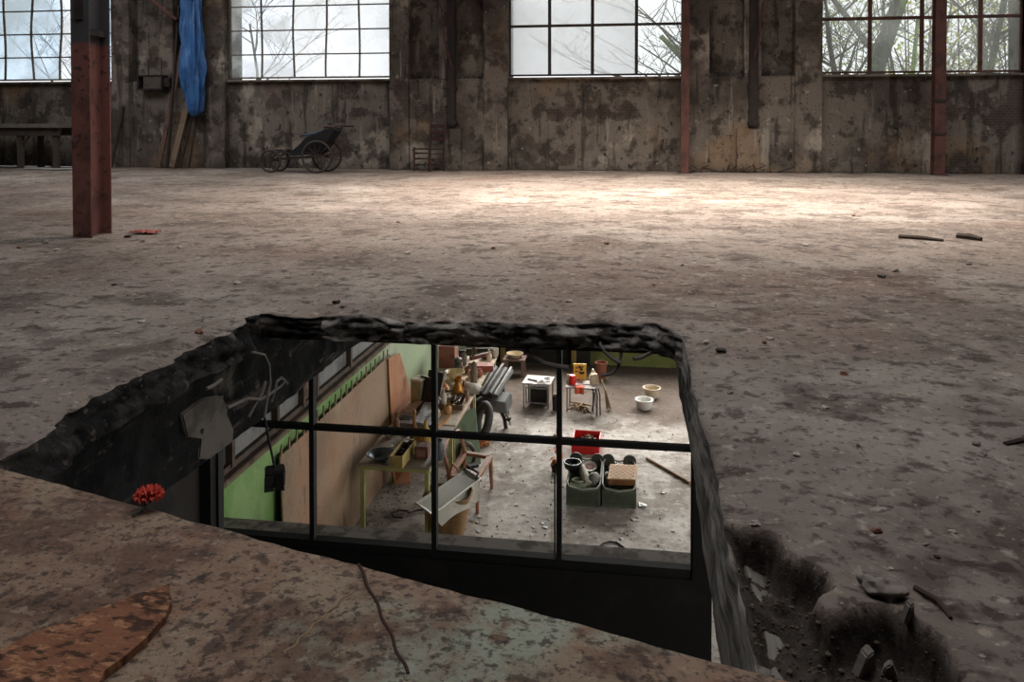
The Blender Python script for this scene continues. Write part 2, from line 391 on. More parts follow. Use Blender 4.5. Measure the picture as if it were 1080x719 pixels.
# two joists that flank the hole
def joist(name, x, side, m, seed):
    def fn(u, v):
        y = -.5 + u * 6.2
        L = ([(0, -.06)] if side > 0 else [(-.09, -.16), (-.062, -.098), (-.004, -.075)]) + [(.02, -.14), (0.0, -.25), (.012, -.4), (.0, -.515), (-.03, -.53), (-.22, -.53), (-.23, -.46)]
        k = v * (len(L) - 1); i = min(int(k), len(L) - 2); f = k - i
        ox = L[i][0] * (1 - f) + L[i + 1][0] * f; z = L[i][1] * (1 - f) + L[i + 1][1] * f
        w = .05 * fbm((y * .8, z * 2.5, seed), 5, 2.0) + .02 * fbm((y, z, seed + 3), 3, 9)
        if v > .85: w = 0
        if side < 0: w *= .5 * min(1, v / .2)
        return (x + side * (-.02 + ox + w), y, z)
    mb = MB(); mb.sheet(fn, 220, 28); return struct(mb.build(name, m, smooth=True))
joist('trim_joist_left', HX0, 1, m_joist, 1); joist('trim_joist_right', HX1 + .01, -1, m_oldbeam, 5)
# scab of old plaster left on the dark joist
m_scab = mat('grey_plaster_scab', sr(84, 78, 72), [(sr(52, 48, 45), 6, .45, .6, .8)], .95, [(20, .5)], coord='P')
P = [at_X(*q, HX0 - .004) for q in ((192, 437), (214, 420), (243, 414), (240, 436), (247, 452), (246, 466), (222, 484), (210, 484), (212, 464), (198, 462))]
mb = MB(); mb.prism(P, (-.06, 0, 0)); struct(mb.build('trim_plaster_patch', m_scab, bevel=.006))

# ---- upper walls
WIN = [(-14.86, -11.36), (-8.72, -5.08), (-2.60, .97), (3.50, 7.12)]      # window openings
ZS, ZT = 1.92, 4.4; ZR = 5.3
mb = MB(); YB = YW + .38
xs = [-17.2] + [e for w in WIN for e in w] + [14.2]
for i in range(0, len(xs), 2):                                             # piers
    a, b = xs[i], xs[i + 1]; mb.box(a, b, YW + .2 if 0 < i < 8 else YW, YB + .3, ZS - .12, ZR)
for a, b in WIN: mb.box(a, b, YW, YB, ZT, ZR)                               # heads
mb.box(-17.2, 14.2, YW + .05, YB, 0, ZS - .06)                              # under the sills
# pilasters: (x0, x1, z0, z1, proud)
for a, b in zip(WIN[:-1], WIN[1:]):
    x0, x1 = a[1], b[0]; w = x1 - x0
    mb.box(x0, x0 + .42, YW - .14, YW + .25, 0, ZR); mb.box(x1 - .5, x1, YW - .14, YW + .25, 0, ZR)
    mb.box(x0 + .42, x1 - .5, YW - .12, YW + .25, 0, ZS - .05 + (.0 if x0 > 0 else .0))
    mid = x0 + w * .49
    mb.box(mid - .16, mid + .16, YW - .13, YW + .22, ZS - .06, ZR)
    mb.box(mid - .3, mid + .32, YW - .2, YW, 0, .86)
mb.box(7.12, 7.6, YW - .12, YW + .1, 0, ZR); mb.box(3.1, 3.5, YW - .13, YW, 0, .3)
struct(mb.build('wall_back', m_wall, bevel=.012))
mb = MB()
for a, b in WIN: mb.box(a - .03, b + .03, YW - .05, YW + .25, ZS - .075, ZS - .03)
m_sill = mat('chalky_sill', sr(120, 112, 102), [(sr(70, 60, 52), 4, .45, .6, .8)], .9, [(20, .4)], coord='P')
struct(mb.build('trim_sills', m_sill, bevel=.01))
mb = MB(); mb.box(-17.2, 14.2, YW - .16, YW + .1, 0, .05)
# side and rear walls, roof with added, unseen rooflight openings
mb = MB(); mb.box(-17.3, -17, -6, YB, -.2, ZR); struct(mb.build('wall_left', m_dark))
mb = MB(); mb.box(14, 14.3, -6, YB, -.2, ZR); struct(mb.build('wall_right', m_dark))
mb = MB(); mb.box(-17.3, 14.3, -6.3, -6, -.2, ZR); struct(mb.build('wall_front', m_dark))
ADDED_ROOFL = [(-3.2, 3.8, 8.6, 13.2), (-4.6, 3.6, 1.2, 5.4), (-12.5, -6.5, 10.2, 14.6), (6.5, 11.5, 10.2, 14.6)]     # unseen openings put in to brighten the floor pool, foreground and walls
ye = sorted({-6.3, YB} | {q[2] for q in ADDED_ROOFL} | {q[3] for q in ADDED_ROOFL}); mb = MB()
for ya, yb_ in zip(ye, ye[1:]):
    x = -17.3
    for q in sorted(h for h in ADDED_ROOFL if h[2] < (ya + yb_) / 2 < h[3]): mb.box(x, q[0], ya, yb_, ZR, ZR + .15); x = q[1]
    mb.box(x, 14.3, ya, yb_, ZR, ZR + .15)
struct(mb.build('ceiling', m_ceil))

# ---- upper windows
def window(idx, x0, x1, cols, dz, frame_m, bar_m, bw, glasses, wavy=0, yoff=.12, z0=ZS):
    root = bpy.data.objects.new(f'window_{idx}', None); COL.objects.link(root); root.location = (x0, YW + yoff, z0); struct(root)
    W = x1 - x0; Hh = ZT - z0; fb = MB(); t = .035
    fb.box(0, t, -.04, .04, 0, Hh); fb.box(W - t, W, -.04, .04, 0, Hh); fb.box(t, W - t, -.04, .04, 0, t); fb.box(t, W - t, -.04, .04, Hh - t, Hh)
    fb.build('window_frame', frame_m, root)
    xe = [0] + list(cols) + [W]; nr = int(Hh / dz); b = MB()
    for i, x in enumerate(cols):
        pth = [(x + wavy * math.sin(i * 2.1 + z * 2.6) * (.6 + .4 * math.sin(i)), 0, z) for z in [Hh * k / 14 for k in range(15)]]
        for p, q in zip(pth, pth[1:]): b.bar(p, (q[0], q[1], q[2] + .004), bw, .035, (0, 1, 0))
    for k in range(1, nr + 1):
        z = k * dz
        if z < Hh - .1: b.box(0.02, W - .02, -.014, .014, z - bw * .42, z + bw * .42)
    b.build('glazing_bars', bar_m, root)
    for gm, rng in glasses:
        g = MB()
        for c in rng:
            for k in range(nr + 1):
                za = k * dz; zb = min((k + 1) * dz, Hh)
                if zb - za > .05: g.box(xe[c] + .004, xe[c + 1] - .004, .016, .02, za + .004, zb - .004)
        g.build('pane', gm, root)
    return root
w5 = lambda W, n: [W * (i + 1) / n for i in range(n - 1)]
window(1, *WIN[0], w5(3.5, 5), .52, m_wframe, m_wframe, .035, [(g_blue, (0, 1, 2, 4)), (g_dusty, (3,))], .035)
window(2, *WIN[1], w5(3.64, 5), .515, m_wframe, m_wframe, .032, [(g_dusty, (0, 1)), (g_frost, (2, 3, 4))], .018)
window(3, *WIN[2], [.83, 1.7, 2.58], 1.02, m_wdark, m_wdark, .065, [(g_milky, (0, 1, 2)), (g_clear, (3,))])
window(4, *WIN[3], [.92, 1.86, 2.9], 1.05, m_wbrown, m_wbrown, .075, [(g_clear, (0, 1, 2, 3))])

# ---- lower workshop
XL = -3.25; XR = 4.6; YP = 5.78; YK = 15.5
m_lfloor = mat('workshop_floor', sr(168, 161, 153), [(sr(132, 122, 112), .9, .44, .58, .75), (sr(192, 186, 177), 1.6, .5, .62, .7), (sr(112, 101, 91), 3, .52, .66, .65), (sr(200, 193, 184), 6, .54, .64, .6), (sr(104, 93, 84), 11, .56, .66, .6), (sr(200, 194, 186), 20, .62, .7, .6), (sr(80, 71, 64), 26, .59, .68, .65), (sr(78, 64, 54), .7, 12.6, 14.0, .85, (1.6, 0, 0), 'y')], .9, [(8, .3), (40, .45)], coord='P', spec=.12)  # last layer paints the shade near the back wall as a dirt-brown band
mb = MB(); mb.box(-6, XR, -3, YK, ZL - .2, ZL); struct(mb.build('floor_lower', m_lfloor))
m_green = mat('flaking_green_paint', sr(112, 150, 84), [(sr(146, 174, 116), 1.3, .45, .62, .6), (sr(84, 112, 62), 2.2, .52, .66, .6, (1, 1, .3)), (sr(190, 186, 168), .9, .6, .68, .85), (sr(70, 66, 52), 6, .64, .74, .8), (sr(176, 182, 160), .6, 9.5, 11.5, .6, (1.5, 0, 0), 'y')], .75, [(7, .3), (30, .2)], coord='P')
m_olive = mat('olive_wall_paint', sr(112, 118, 66), [(sr(78, 80, 50), 1.5, .45, .6, .7), (sr(140, 136, 96), 3, .58, .7, .5)], .85, [(9, .3)], coord='P')
LWZ0, LWZ1 = -1.80, -.62     # strip windows of the side wall
mb = MB(); mb.box(XL - .3, XL, 5.7, YK, ZL, -1.94); mb.box(XL - .3, XL, 5.7, YK, -.55, -.16)
mb.box(XL - .3, XL, 10.6, YK, -1.94, -.55); mb.box(XL - .3, XL + .02, 12.95, 13.3, ZL, -.24)
struct(mb.build('wall_left_lower', m_green)); struct(MB().box(XL - .3, XL + .03, -3, 5.7, ZL, -.16).build('wall_left_passage', m_dark))
m_ledge = mat('dusty_wood_ledge', sr(112, 94, 78), [(sr(72, 58, 48), 3, .45, .6, .8), (sr(150, 138, 124), 7, .58, .7, .6)], .9, [(20, .4, (1, .2, 1))], coord='P')
mb = MB(); mb.box(XL - .3, XL + .07, 5.86, 10.6, -1.94, -1.89); struct(mb.build('trim_ledge', m_ledge, bevel=.008))
root = bpy.data.objects.new('window_7', None); COL.objects.link(root); root.location = (XL, 4.6, -1.89); struct(root)
m_gpane = mat('grimy_grey_pane', sr(126, 126, 124), [(sr(92, 92, 90), 3, .45, .62, .8), (sr(156, 156, 152), 8, .55, .7, .5)], .5, [(30, .1)], coord='P')
m_wood2 = mat('brown_frame_wood', sr(88, 74, 62), [(sr(56, 47, 40), 6, .45, .6, .7)], .85, [(20, .3)], coord='P')
f = MB(); f.box(-.1, 0.0, 1.1, 6, 0, .05); f.box(-.1, 0, 1.1, 6, 1.3, 1.34)
for y in (1.1, 1.6, 2.45, 3.05, 3.4, 4.4, 5.95): f.box(-.1, .012, y, y + .05, .02, 1.32)
f.build('window_frame', m_wood2, root)
for a, b in ((1.15, 1.6), (1.65, 2.45), (2.5, 3.05), (3.45, 4.4), (4.45, 5.95)): f = MB(); f.box(-.06, -.045, a, b, .05, 1.3); f.build('pane', m_gpane, root)
f = MB(); f.box(-.06, -.03, 3.1, 3.4, .05, 1.3); f.build('rubble_infill', mat('pinkish_rubble', sr(132, 104, 90), [(sr(84, 64, 55), 9, .45, .6, .9)], .95, [(14, .9)], coord='P'), root)
# back wall of the workshop: high windows towards the yard
KW = [(-2.6, -.4), (.2, 2.4)]; KZ0, KZ1 = -2.45, -.5
mb = MB(); mb.box(-6, XR + .3, YK, YK + 1.4, ZL, KZ0); mb.box(-6, XR + .3, YK, YK + 1.4, KZ1, -.19)
xs = [-6] + [e for w in KW for e in w] + [XR + .3]
for i in range(0, len(xs), 2): mb.box(xs[i], xs[i + 1], YK, YK + 1.4, KZ0, KZ1)
struct(mb.build('wall_back_lower', m_olive))
FILL_RW = [(1.5, 4.6), (7.2, 9.6), (10.4, 12.8)]; RZ0, RZ1 = -2.7, -.6     # unseen windows added in the lower right-hand wall for side fill
m_lwall = mat('dingy_whitewash', sr(150, 144, 134), [(sr(104, 96, 88), 1.2, .45, .62, .7)], .9, [(8, .3)], coord='P')
mb = MB(); mb.box(XR, XR + .3, -3, YK, ZL, RZ0); mb.box(XR, XR + .3, -3, YK, RZ1, -.19); ys = [-3] + [e for w in FILL_RW for e in w] + [YK]
for i in range(0, len(ys), 2): mb.box(XR, XR + .3, ys[i], ys[i + 1], RZ0, RZ1)
struct(mb.build('wall_right_lower', m_lwall))
for i, (a, b) in enumerate(FILL_RW):  # frames and panes of the made-up fill windows
    r_ = bpy.data.objects.new(f'window_{10 + i}', None); COL.objects.link(r_); r_.location = (XR + .2, a, RZ0); struct(r_); f = MB()
    for k in range(4): f.box(-.03, .03, (b - a) * k / 3 - .025, (b - a) * k / 3 + .025, 0, RZ1 - RZ0)
    for k in range(3): f.box(-.03, .03, 0, b - a, (RZ1 - RZ0) * k / 2 - .025, (RZ1 - RZ0) * k / 2 + .025)
    f.build('window_frame', m_wdark, r_); g = MB(); g.box(.032, .036, 0, b - a, 0, RZ1 - RZ0); g.build('pane', g_clear, r_)
mb = MB(); mb.box(-6, XR, -3.3, -3, ZL, -.19); struct(mb.build('wall_front_lower', m_dark))
for i, (a, b) in enumerate(KW):
    r_ = bpy.data.objects.new(f'window_{8 + i}', None); COL.objects.link(r_); r_.location = (a, YK + .3, KZ0); struct(r_)
    f = MB(); W = b - a; Hh = KZ1 - KZ0
    for k in range(4): f.box(W * k / 3 - .025, W * k / 3 + .025, -.03, .03, 0, Hh)
    for k in range(3): f.box(0, W, -.03, .03, Hh * k / 2 - .025, Hh * k / 2 + .025)
    f.build('window_frame', m_wdark, r_); g = MB(); g.box(0, W, .032, .036, 0, Hh); g.build('pane', g_clear, r_)
# dark boards, post and green dado seen along the far wall
m_tim = mat('dark_timber', sr(44, 40, 37), [(sr(28, 25, 23), 5, .45, .6, .8)], .9, [(14, .4)], coord='P')
m_post = mat('yellowed_timber', sr(138, 116, 72), [(sr(98, 78, 50), 5, .48, .62, .7, (1, 1, .2))], .8, [(20, .2)], coord='P')
mb = MB(); mb.box(-2.62, -.86, YK - .06, YK, ZL, KZ0 - .1); struct(mb.build('trim_boarding', m_tim))
a = at_Y(606, 384, YK - .1); mb = MB(); mb.box(a.x - .06, a.x + .03, YK - .16, YK - .06, ZL, KZ1); struct(mb.build('trim_post', m_post, bevel=.008))
a = at_Y(529, 384, YK - .3); mb = MB(); mb.box(a.x - .05, a.x + .04, YK - .16, YK - .06, ZL, KZ1); struct(mb.build('trim_post', m_post, bevel=.008))

# ---- glazed partition between us and the workshop
m_black = mat('sooty_black_steel', sr(22, 21, 21), [(sr(36, 34, 33), 4, .52, .66, .6), (sr(50, 45, 42), 18, .62, .72, .5)], .75, [(20, .25)], coord='P', spec=.3)
PX1 = at_Y(750, 640, YP).x; PXR = at_Y(730, 580, YP).x; PXL = XL
mb = MB(); mb.box(PXL, PX1, YP - .05, YP + .05, ZL, -2.23); mb.box(PXR, PX1, YP - .05, YP + .05, -2.23, -.24); mb.box(PXL, PXL + .12, YP - .12, YP + .02, ZL, -.24)
struct(mb.build('wall_partition', m_black))
root = bpy.data.objects.new('window_5', None); COL.objects.link(root); root.location = (0, YP, -2.2); struct(root)
zb = lambda px, py: at_Y(px, py, YP).z + 2.2
f = MB(); f.box(PXL + .1, PXR + .02, -.04, .04, -.04, .035); f.box(PXL + .1, PXR + .02, -.04, .04, 1.88, 1.96)
f.box(PXL + .08, PXL + .14, -.04, .04, 0, 1.96); f.box(PXR - .01, PXR + .03, -.04, .04, 0, 1.96); f.build('window_frame', m_black, root)
f = MB()
for px in (330, 458.5, 590): x = at_Y(px, 480, YP).x; f.box(x - .018, x + .018, -.03, .03, 0, 1.9)
zt = zb(458, 457); f.box(PXL + .1, PXR, -.025, .025, zt - .02, zt + .02); f.build('glazing_bars', m_black, root)
f = MB(); x = at_Y(585.5, 540, YP).x; f.tube([(x + .02, .02, .62), (x + .005, .03, .645), (x - .005, .03, .60), (x - .005, .03, .03)], .006, 6); f.build('window_stay', plain('dull_steel', (92, 90, 88), .5, metal=.5), root)
m_psill = mat('chipped_sill_board', sr(186, 174, 164), [(sr(78, 70, 64), 5, .45, .6, .7), (sr(170, 165, 158), 24, .62, .7, .7)], .85, [(30, .3)], coord='P')
mb = MB(); mb.box(PXL + .02, PXR + .05, YP + .05, YP + .25, -2.235, -2.19); struct(mb.build('trim_sill', m_psill, bevel=.006))
# yard outside
m_ground = mat('leaf_strewn_ground', sr(92, 96, 62), [(sr(70, 58, 42), .6, .45, .6, .7), (sr(140, 120, 66), 6, .55, .7, .5)], .95, (), coord='P')
mb = MB(); mb.box(-60, 60, YB + .01, 90, -3.9, -3.75); struct(mb.build('ground', m_ground))
# ------------------------------------------------------------------ upper hall: things
m_redpaint = mat('flaking_red_oxide_paint', sr(124, 82, 75), [(sr(88, 60, 55), 3, .45, .62, .8), (sr(60, 46, 42), 14, .56, .66, .85), (sr(146, 100, 88), 8, .58, .7, .5), (sr(70, 74, 78), 1.2, 1.62, 1.66, .9, (.12, 0, 0), 'z')], .7, [(20, .3)], spec=.25)
m_darksteel = mat('dark_rusted_steel', sr(46, 41, 39), [(sr(74, 54, 46), 5, .5, .66, .7), (sr(28, 26, 25), 9, .55, .7, .7)], .75, [(24, .3)])
m_post_red = mat('rust_red_post', sr(92, 60, 53), [(sr(60, 43, 39), 4, .46, .62, .8), (sr(116, 82, 74), 7, .6, .72, .5), (sr(44, 36, 34), 2.0, .58, .7, .6, (1, 1, .3))], .75, [(20, .3)])
def ibeam(mb, w, d, h, tf=.016, tw=.012, z0=0):
    mb.box(-w / 2, w / 2, -d / 2, -d / 2 + tf, z0, h); mb.box(-w / 2, w / 2, d / 2 - tf, d / 2, z0, h); mb.box(-tw / 2, tw / 2, -d / 2 + tf, d / 2 - tf, z0, h); return mb
b = at_z(83, 249, 0)
t = thing('steel_column', 'large foreground I-section steel column in flaking red paint, grey higher up', 'column', (-4.455, 6.2, -.02))
ibeam(MB(), .165, .27, ZR + .02).build('column_shaft', m_redpaint, t, bevel=.003)
f = MB(); f.box(-.06, .06, -.125, .125, 1.66, 1.71).build('stiffener_plate', m_darksteel, t)
f = MB(); f.box(-.03, .035, -.155, -.136, 1.78, ZR).build('cable_channel', m_darksteel, t)
for px, lab in ((722, 'slim rust red steel post standing at the corner of the frosted window'), (989, 'rust red steel post in front of the window with the mossy tree')):
    Y = 16.2; p = at_Y(px, 178, Y); t = thing('steel_post', lab, 'post', (p.x, Y, -.01))
    ibeam(MB(), .19 if px > 900 else .15, .2, ZR, .014, .012).build('post_shaft', m_post_red, t, bevel=.002)
    for z in (.75, 1.35) if px > 900 else (): MB().box(-.11, .11, -.115, -.1, z, z + .05).build('strap', m_darksteel, t)
    MB().box(-.14, .14, -.15, .15, 0, .018).build('base_plate', m_darksteel, t)
for px, z0, lab in ((476.5, .88, 'dark downpipe on the pier beside the ladder-back chair'), (794.5, .87, 'dark downpipe ending on a plaster block between the frosted window and the tree window')):
    Y = YW - .2; p = at_Y(px, 130, Y); t = thing('downpipe', lab, 'pipe', (p.x, Y, z0))
    MB().box(-.085, .085, -.05, .06, 0, ZR - z0).build('pipe', m_darksteel, t, bevel=.02)
    for z in (.05, .75): MB().box(-.11, .11, -.06, .062, z, z + .06).build('collar', m_darksteel, t, bevel=.006)
    if px < 500: MB().tube([(.02, -.12, 1.25), (-.12, -.13, 1.75), (-.2, -.13, 2.5)], .02, 6).build('bracket', m_post_red, t)
    else: MB().tube([(.0, -.1, 1.35), (.08, -.12, 1.75), (.14, -.12, 2.4)], .025, 6).build('bracket', m_post_red, t)
# --- ladder-back chair
m_chair = plain('dark_red_brown_wood', (66, 43, 40), .6, .3, 8); m_rush = plain('dark_rush', (66, 56, 46), .9, .3, 30)
p = at_z(450, 177.5, 0)
t = thing('ladder_back_chair', 'dark red ladder-back wooden chair standing against the pier', 'chair', (p.x + .32, 16.05, 0), math.radians(-29))
w, d = .22, .21
for sx in (-1, 1):
    MB().tube([(sx * w, -d, 0), (sx * w, -d, .48)], .021, 8).build('front_leg', m_chair, t, smooth=True)
    MB().tube([(sx * w * .9, d, 0), (sx * w * .9, d, .47), (sx * w * .92, d + .07, 1.0)], [.021, .021, .016], 8).build('back_post', m_chair, t, smooth=True)
MB().box(-w - .01, w + .01, -d - .01, d, .43, .46).build('seat', m_rush, t, bevel=.01)
for z, y in ((.60, .02), (.73, .04), (.86, .055)):
    MB().sheet(lambda u, v: (-w * .9 + u * w * 1.8, d + y - .03 * math.sin(u * PI) * -1, z + v * (.06 + .025 * math.sin(u * PI))), 10, 2, .012).build('slat', m_chair, t)
for z in (.12, .24, .35):
    f = MB()
    for sx in (-1, 1): f.tube([(sx * w, -d, z), (sx * w * .9, d, z)], .011, 6)
    f.tube([(-w, -d, z + .02), (w, -d, z + .02)], .011, 6)
    if z < .2: f.tube([(-w * .9, d, z), (w * .9, d, z)], .011, 6)
    f.build('rungs', m_chair, t)
# --- invalid carriage / push chair
m_leather = plain('black_cracked_leatherette', (30, 30, 32), .55, .3, 12); m_wheel = plain('grey_perished_rubber', (62, 56, 51), .8, .25, 12); m_iron = plain('rusty_iron', (66, 54, 48), .7, .3, 14, .3)
m_bluec = plain('faded_blue_cloth', (70, 84, 98), .9, .3, 14)
p = at_z(325, 181, 0); Y0 = 15.25
pxm = lambda px: at_Y(px, 170, Y0).x
t = thing('push_chair', 'old black four-wheeled push chair with spoked wheels by the wall', 'push chair', (pxm(322), Y0, 0))
ox = pxm(322); BW, SW = pxm(339.5) - ox, pxm(289.5) - ox
def wheel(x, y, R, ns):
    g = MB(); g.torus((x, y, R), R - .022, .022, 'Y', 36, 8); wr = g.build('wheel', m_wheel, t, smooth=True)
    s = MB()
    for k in range(ns): a = 2 * PI * k / ns + .2; s.tube([(x, y, R), (x + (R - .03) * math.cos(a), y, R + (R - .03) * math.sin(a))], .006, 5)
    s.build('spokes', m_iron, wr); MB().tube([(x, y - .035, R), (x, y + .035, R)], .032, 10).build('hub', m_iron, wr)
for y in (-.26, .26): wheel(BW, y, .315, 12); wheel(SW, y * .75, .225, 10)
MB().tube([(BW, -.29, .315), (BW, .29, .315)], .014, 8).build('axle', m_iron, t); MB().tube([(SW, -.22, .225), (SW, .22, .225)], .014, 8).build('axle', m_iron, t)
f = MB()
for y in (-.2, .2): f.bar((SW, y * .7, .25), (BW + .1, y, .33), .025, .04); f.bar((SW - .02, y * .7, .26), (SW + .2, y, .42), .02, .03); f.bar((BW - .02, y, .32), (BW - .3, y, .48), .02, .03)
f.build('chassis', m_iron, t)
prof = [(SW + .22, .44), (SW + .42, .40), (BW - .25, .42), (BW - .02, .42), (BW + .17, .66), (BW + .3, .86)]
def seat_fn(u, v):
    k = u * (len(prof) - 1); i = min(int(k), len(prof) - 2); q = k - i
    return (prof[i][0] * (1 - q) + prof[i + 1][0] * q, -.21 + .42 * v, prof[i][1] * (1 - q) + prof[i + 1][1] * q - .03 * math.sin(v * PI))
MB().sheet(seat_fn, 15, 8, .045).build('seat_sling', m_leather, t, smooth=True)
for y in (-.215, .215):
    MB().prism([(SW + .36, y, .36), (BW - .2, y, .36), (BW + .02, y, .38), (BW + .2, y, .62), (BW + .34, y, .88), (BW + .14, y, .84), (BW - .02, y, .74), (BW - .22, y, .70), (BW - .4, y, .52)], (0, .02, 0)).build('side_panel', m_leather, t, bevel=.006)
for y in (-.2, .2): MB().tube([(BW - .36, y, .70), (BW - .2, y, .745), (BW - .05, y, .76), (BW + .1, y, .82)], .022, 8).build('armrest', m_bluec, t, smooth=True)
f = MB()
for y in (-.19, .19): f.tube([(BW + .22, y, .66), (BW + .29, y, .84), (BW + .36, y, .90), (BW + .46, y, .91), (BW + .55, y, .90)], .014, 8)
f.tube([(BW + .55, -.2, .90), (BW + .55, .2, .90)], .016, 8); f.build('push_handle', m_iron, t, smooth=True)
MB().box(SW + .1, SW + .3, -.17, .17, .45, .475).build('footboard', plain('pale_footboard', (134, 120, 104), .8), t, bevel=.006)
MB().sheet(lambda u, v: (BW + .1 + .2 * u, -.17 + .34 * v, .88 + .03 * noise.noise((u * 4, v * 5, 2)) + .02 * math.sin(u * PI)), 6, 8, .012).build('folded_blanket', plain('brown_blanket', (92, 66, 58), .95), t, smooth=True)
f = MB(); f.tube([(SW + .02, -.22, .46), (SW + .1, -.22, .70), (SW + .2, -.22, .765), (SW + .45, -.22, .77), (SW + .75, -.22, .72)], .006, 6); f.build('wire_rail', m_iron, t)
# --- workbench at far left
m_bench = plain('grimy_bench_wood', (66, 58, 52), .85, .3, 6); m_benchtop = plain('dusty_bench_top', (104, 98, 92), .8, .25, 8)
x1 = at_Y(73, 150, 15.75).x; t = thing('workbench', 'heavy grimy wooden workbench against the wall behind the red column', 'workbench', (x1 - 1.6, 15.85, 0))
MB().box(-2.0, 1.6, -.42, .42, .86, .95).build('worktop', m_benchtop, t, bevel=.01)
f = MB(); f.box(-1.95, 1.55, -.36, -.32, .70, .86); f.box(-1.95, 1.55, .32, .36, .70, .86); f.build('apron', m_bench, t)
for lx in (-1.9, .62, 1.45):
    for ly in (-.34, .34): MB().prism([(lx - .09, ly, .86), (lx - .05, ly, .6), (lx - .06, ly, 0), (lx + .06, ly, 0), (lx + .05, ly, .6), (lx + .11, ly, .86)], (0, .09 if ly < 0 else -.09, 0)).build('leg', m_bench, t, bevel=.008)
MB().tube([(.7, -.3, .55), (.95, -.3, .82), (1.4, -.3, .84)], .03, 8).build('brace', m_bench, t)
p = at_z(48, 178.5, 0)
t = MB().sheet(lambda u, v: (p.x - .55 + 1.3 * u + .1 * math.sin(v * 5), p.y - .25 + .5 * v + .08 * math.sin(u * 7), .02 + .025 * abs(fbm((u * 3, v * 2, 4), 3, 2))), 16, 8, .008).build('plastic_sheet', plain('dirty_white_plastic', (158, 154, 150), .6), smooth=True)
tag(t, 'crumpled dirty white sheet lying on the floor below the workbench', 'sheet')
# --- wall box and wire frame
p = at_Y(159, 87, YW - .3); t = thing('wall_box', 'dark box fixed to the wall with a bare wire frame on top', 'box', (p.x, YW - .15, p.z - .16))
f = MB(); f.box(-.29, .29, -.2, .02, 0, .03); f.box(-.29, .29, -.2, .02, .29, .32); f.box(-.29, -.26, -.2, .02, .03, .29); f.box(.26, .29, -.2, .02, .03, .29); f.box(-.26, .26, 0, .02, .03, .29)
f.build('casing', m_tim, t); MB().box(-.15, .26, -.19, -.17, .03, .28).build('front_panel', plain('grey_panel', (70, 64, 58), .8), t)
f = MB(); f.tube([(-.08, -.1, .32), (-.08, -.1, .68), (.22, -.1, .68), (.22, -.1, .32)], .012, 6); f.build('wire_frame', m_darksteel, t)
MB().box(.29, .42, -.14, 0, .06, .26).build('junction_box', m_tim, t, bevel=.01)
# --- poles and planks leaning on the pier
m_pl = [plain('brown_plank', (92, 72, 60), .85, .3, 4), plain('dark_pole_wood', (50, 43, 39), .85, .3, 5), plain('tan_plank', (110, 92, 76), .85, .3, 4)]
def leaner(name, a, b, w, h, m, label, cat):
    p0 = at_z(a[0], a[1], 0.0); p0.y = min(p0.y, 16.2); p0 = at_Y(a[0], a[1], p0.y); p0.z = 0.02
    p1 = at_Y(b[0], b[1], YW - .17)
    f = MB(); f.bar(p0, p1, w, h, (0, 1, 0)); return tag(f.build(name, m, bevel=.004), label, cat)
leaner('plank', (167, 175), (193, 48), .10, .04, m_pl[0], 'long brown plank leaning on the wall left of the blue tarpaulin', 'plank')
leaner('plank', (181, 175), (200, 100), .13, .04, m_pl[2], 'wide tan plank leaning against the wall below the blue tarpaulin', 'plank')
leaner('pole', (176, 174), (189, 6), .05, .05, m_pl[1], 'tall dark pole standing upright between the planks', 'pole')
leaner('pole', (190, 174), (205, 112), .035, .035, m_pl[1], 'thin dark pole leaning just behind the tip of the blue tarpaulin', 'pole')
leaner('pole', (199, 174), (209, 112), .035, .035, m_pl[1], 'thin dark pole on the window side of its twin under the tarpaulin', 'pole')
leaner('pole', (117, 170), (130, 112), .06, .04, m_pl[1], 'short dark pole leaning on the wall beside the red column', 'pole')
a = at_Y(150, -8, 16.0); b = at_Y(184, 19, 16.3); tag(MB().bar(a, b + (b - a) * .05, .06, .06).bar(b, (b.x + .04, YW - .1, b.z), .05, .05).build('strut', m_post_red), 'rusty diagonal strut running down to the wall above the dark box', 'strut')
# --- blue tarpaulin
m_tarp = mat('blue_tarpaulin', sr(50, 94, 146), [(sr(34, 66, 112), 5, .46, .62, .8, (2, 2, .5)), (sr(104, 150, 200), 11, .6, .7, .6, (2, 2, .5))], .5, [(18, .5, (2, 2, .5))], spec=.4)
TP = [(122, 205, 3), (117, 206, 7), (105, 205.5, 9.5), (90, 204, 12), (75, 203.5, 13), (60, 203, 12.5), (45, 202.5, 12), (30, 202, 11.5), (15, 202, 10.5), (0, 201.5, 10), (-60, 200, 9)]
Yt = 16.2
def tarp_fn(u, v):
    k = u * (len(TP) - 1); i = min(int(k), len(TP) - 2); q = k - i
    py, px, hw = [TP[i][j] * (1 - q) + TP[i + 1][j] * q for j in range(3)]
    c = at_Y(px, py, Yt); r = hw * .0187; a = v * 2 * PI
    rr = r * (1 + .16 * math.sin(7 * a + u * 5) + .12 * math.sin(12 * a - u * 9) + .25 * noise.noise((math.cos(a) * 2, math.sin(a) * 2, u * 6)))
    return (c.x + rr * math.cos(a), Yt + rr * .75 * math.sin(a), c.z + .02 * noise.noise((a, u * 9, 0)))
tag(MB().sheet(tarp_fn, 60, 72).build('tarpaulin', m_tarp, smooth=True), 'bundled blue plastic tarpaulin hanging on the wall beside the windows', 'tarpaulin')
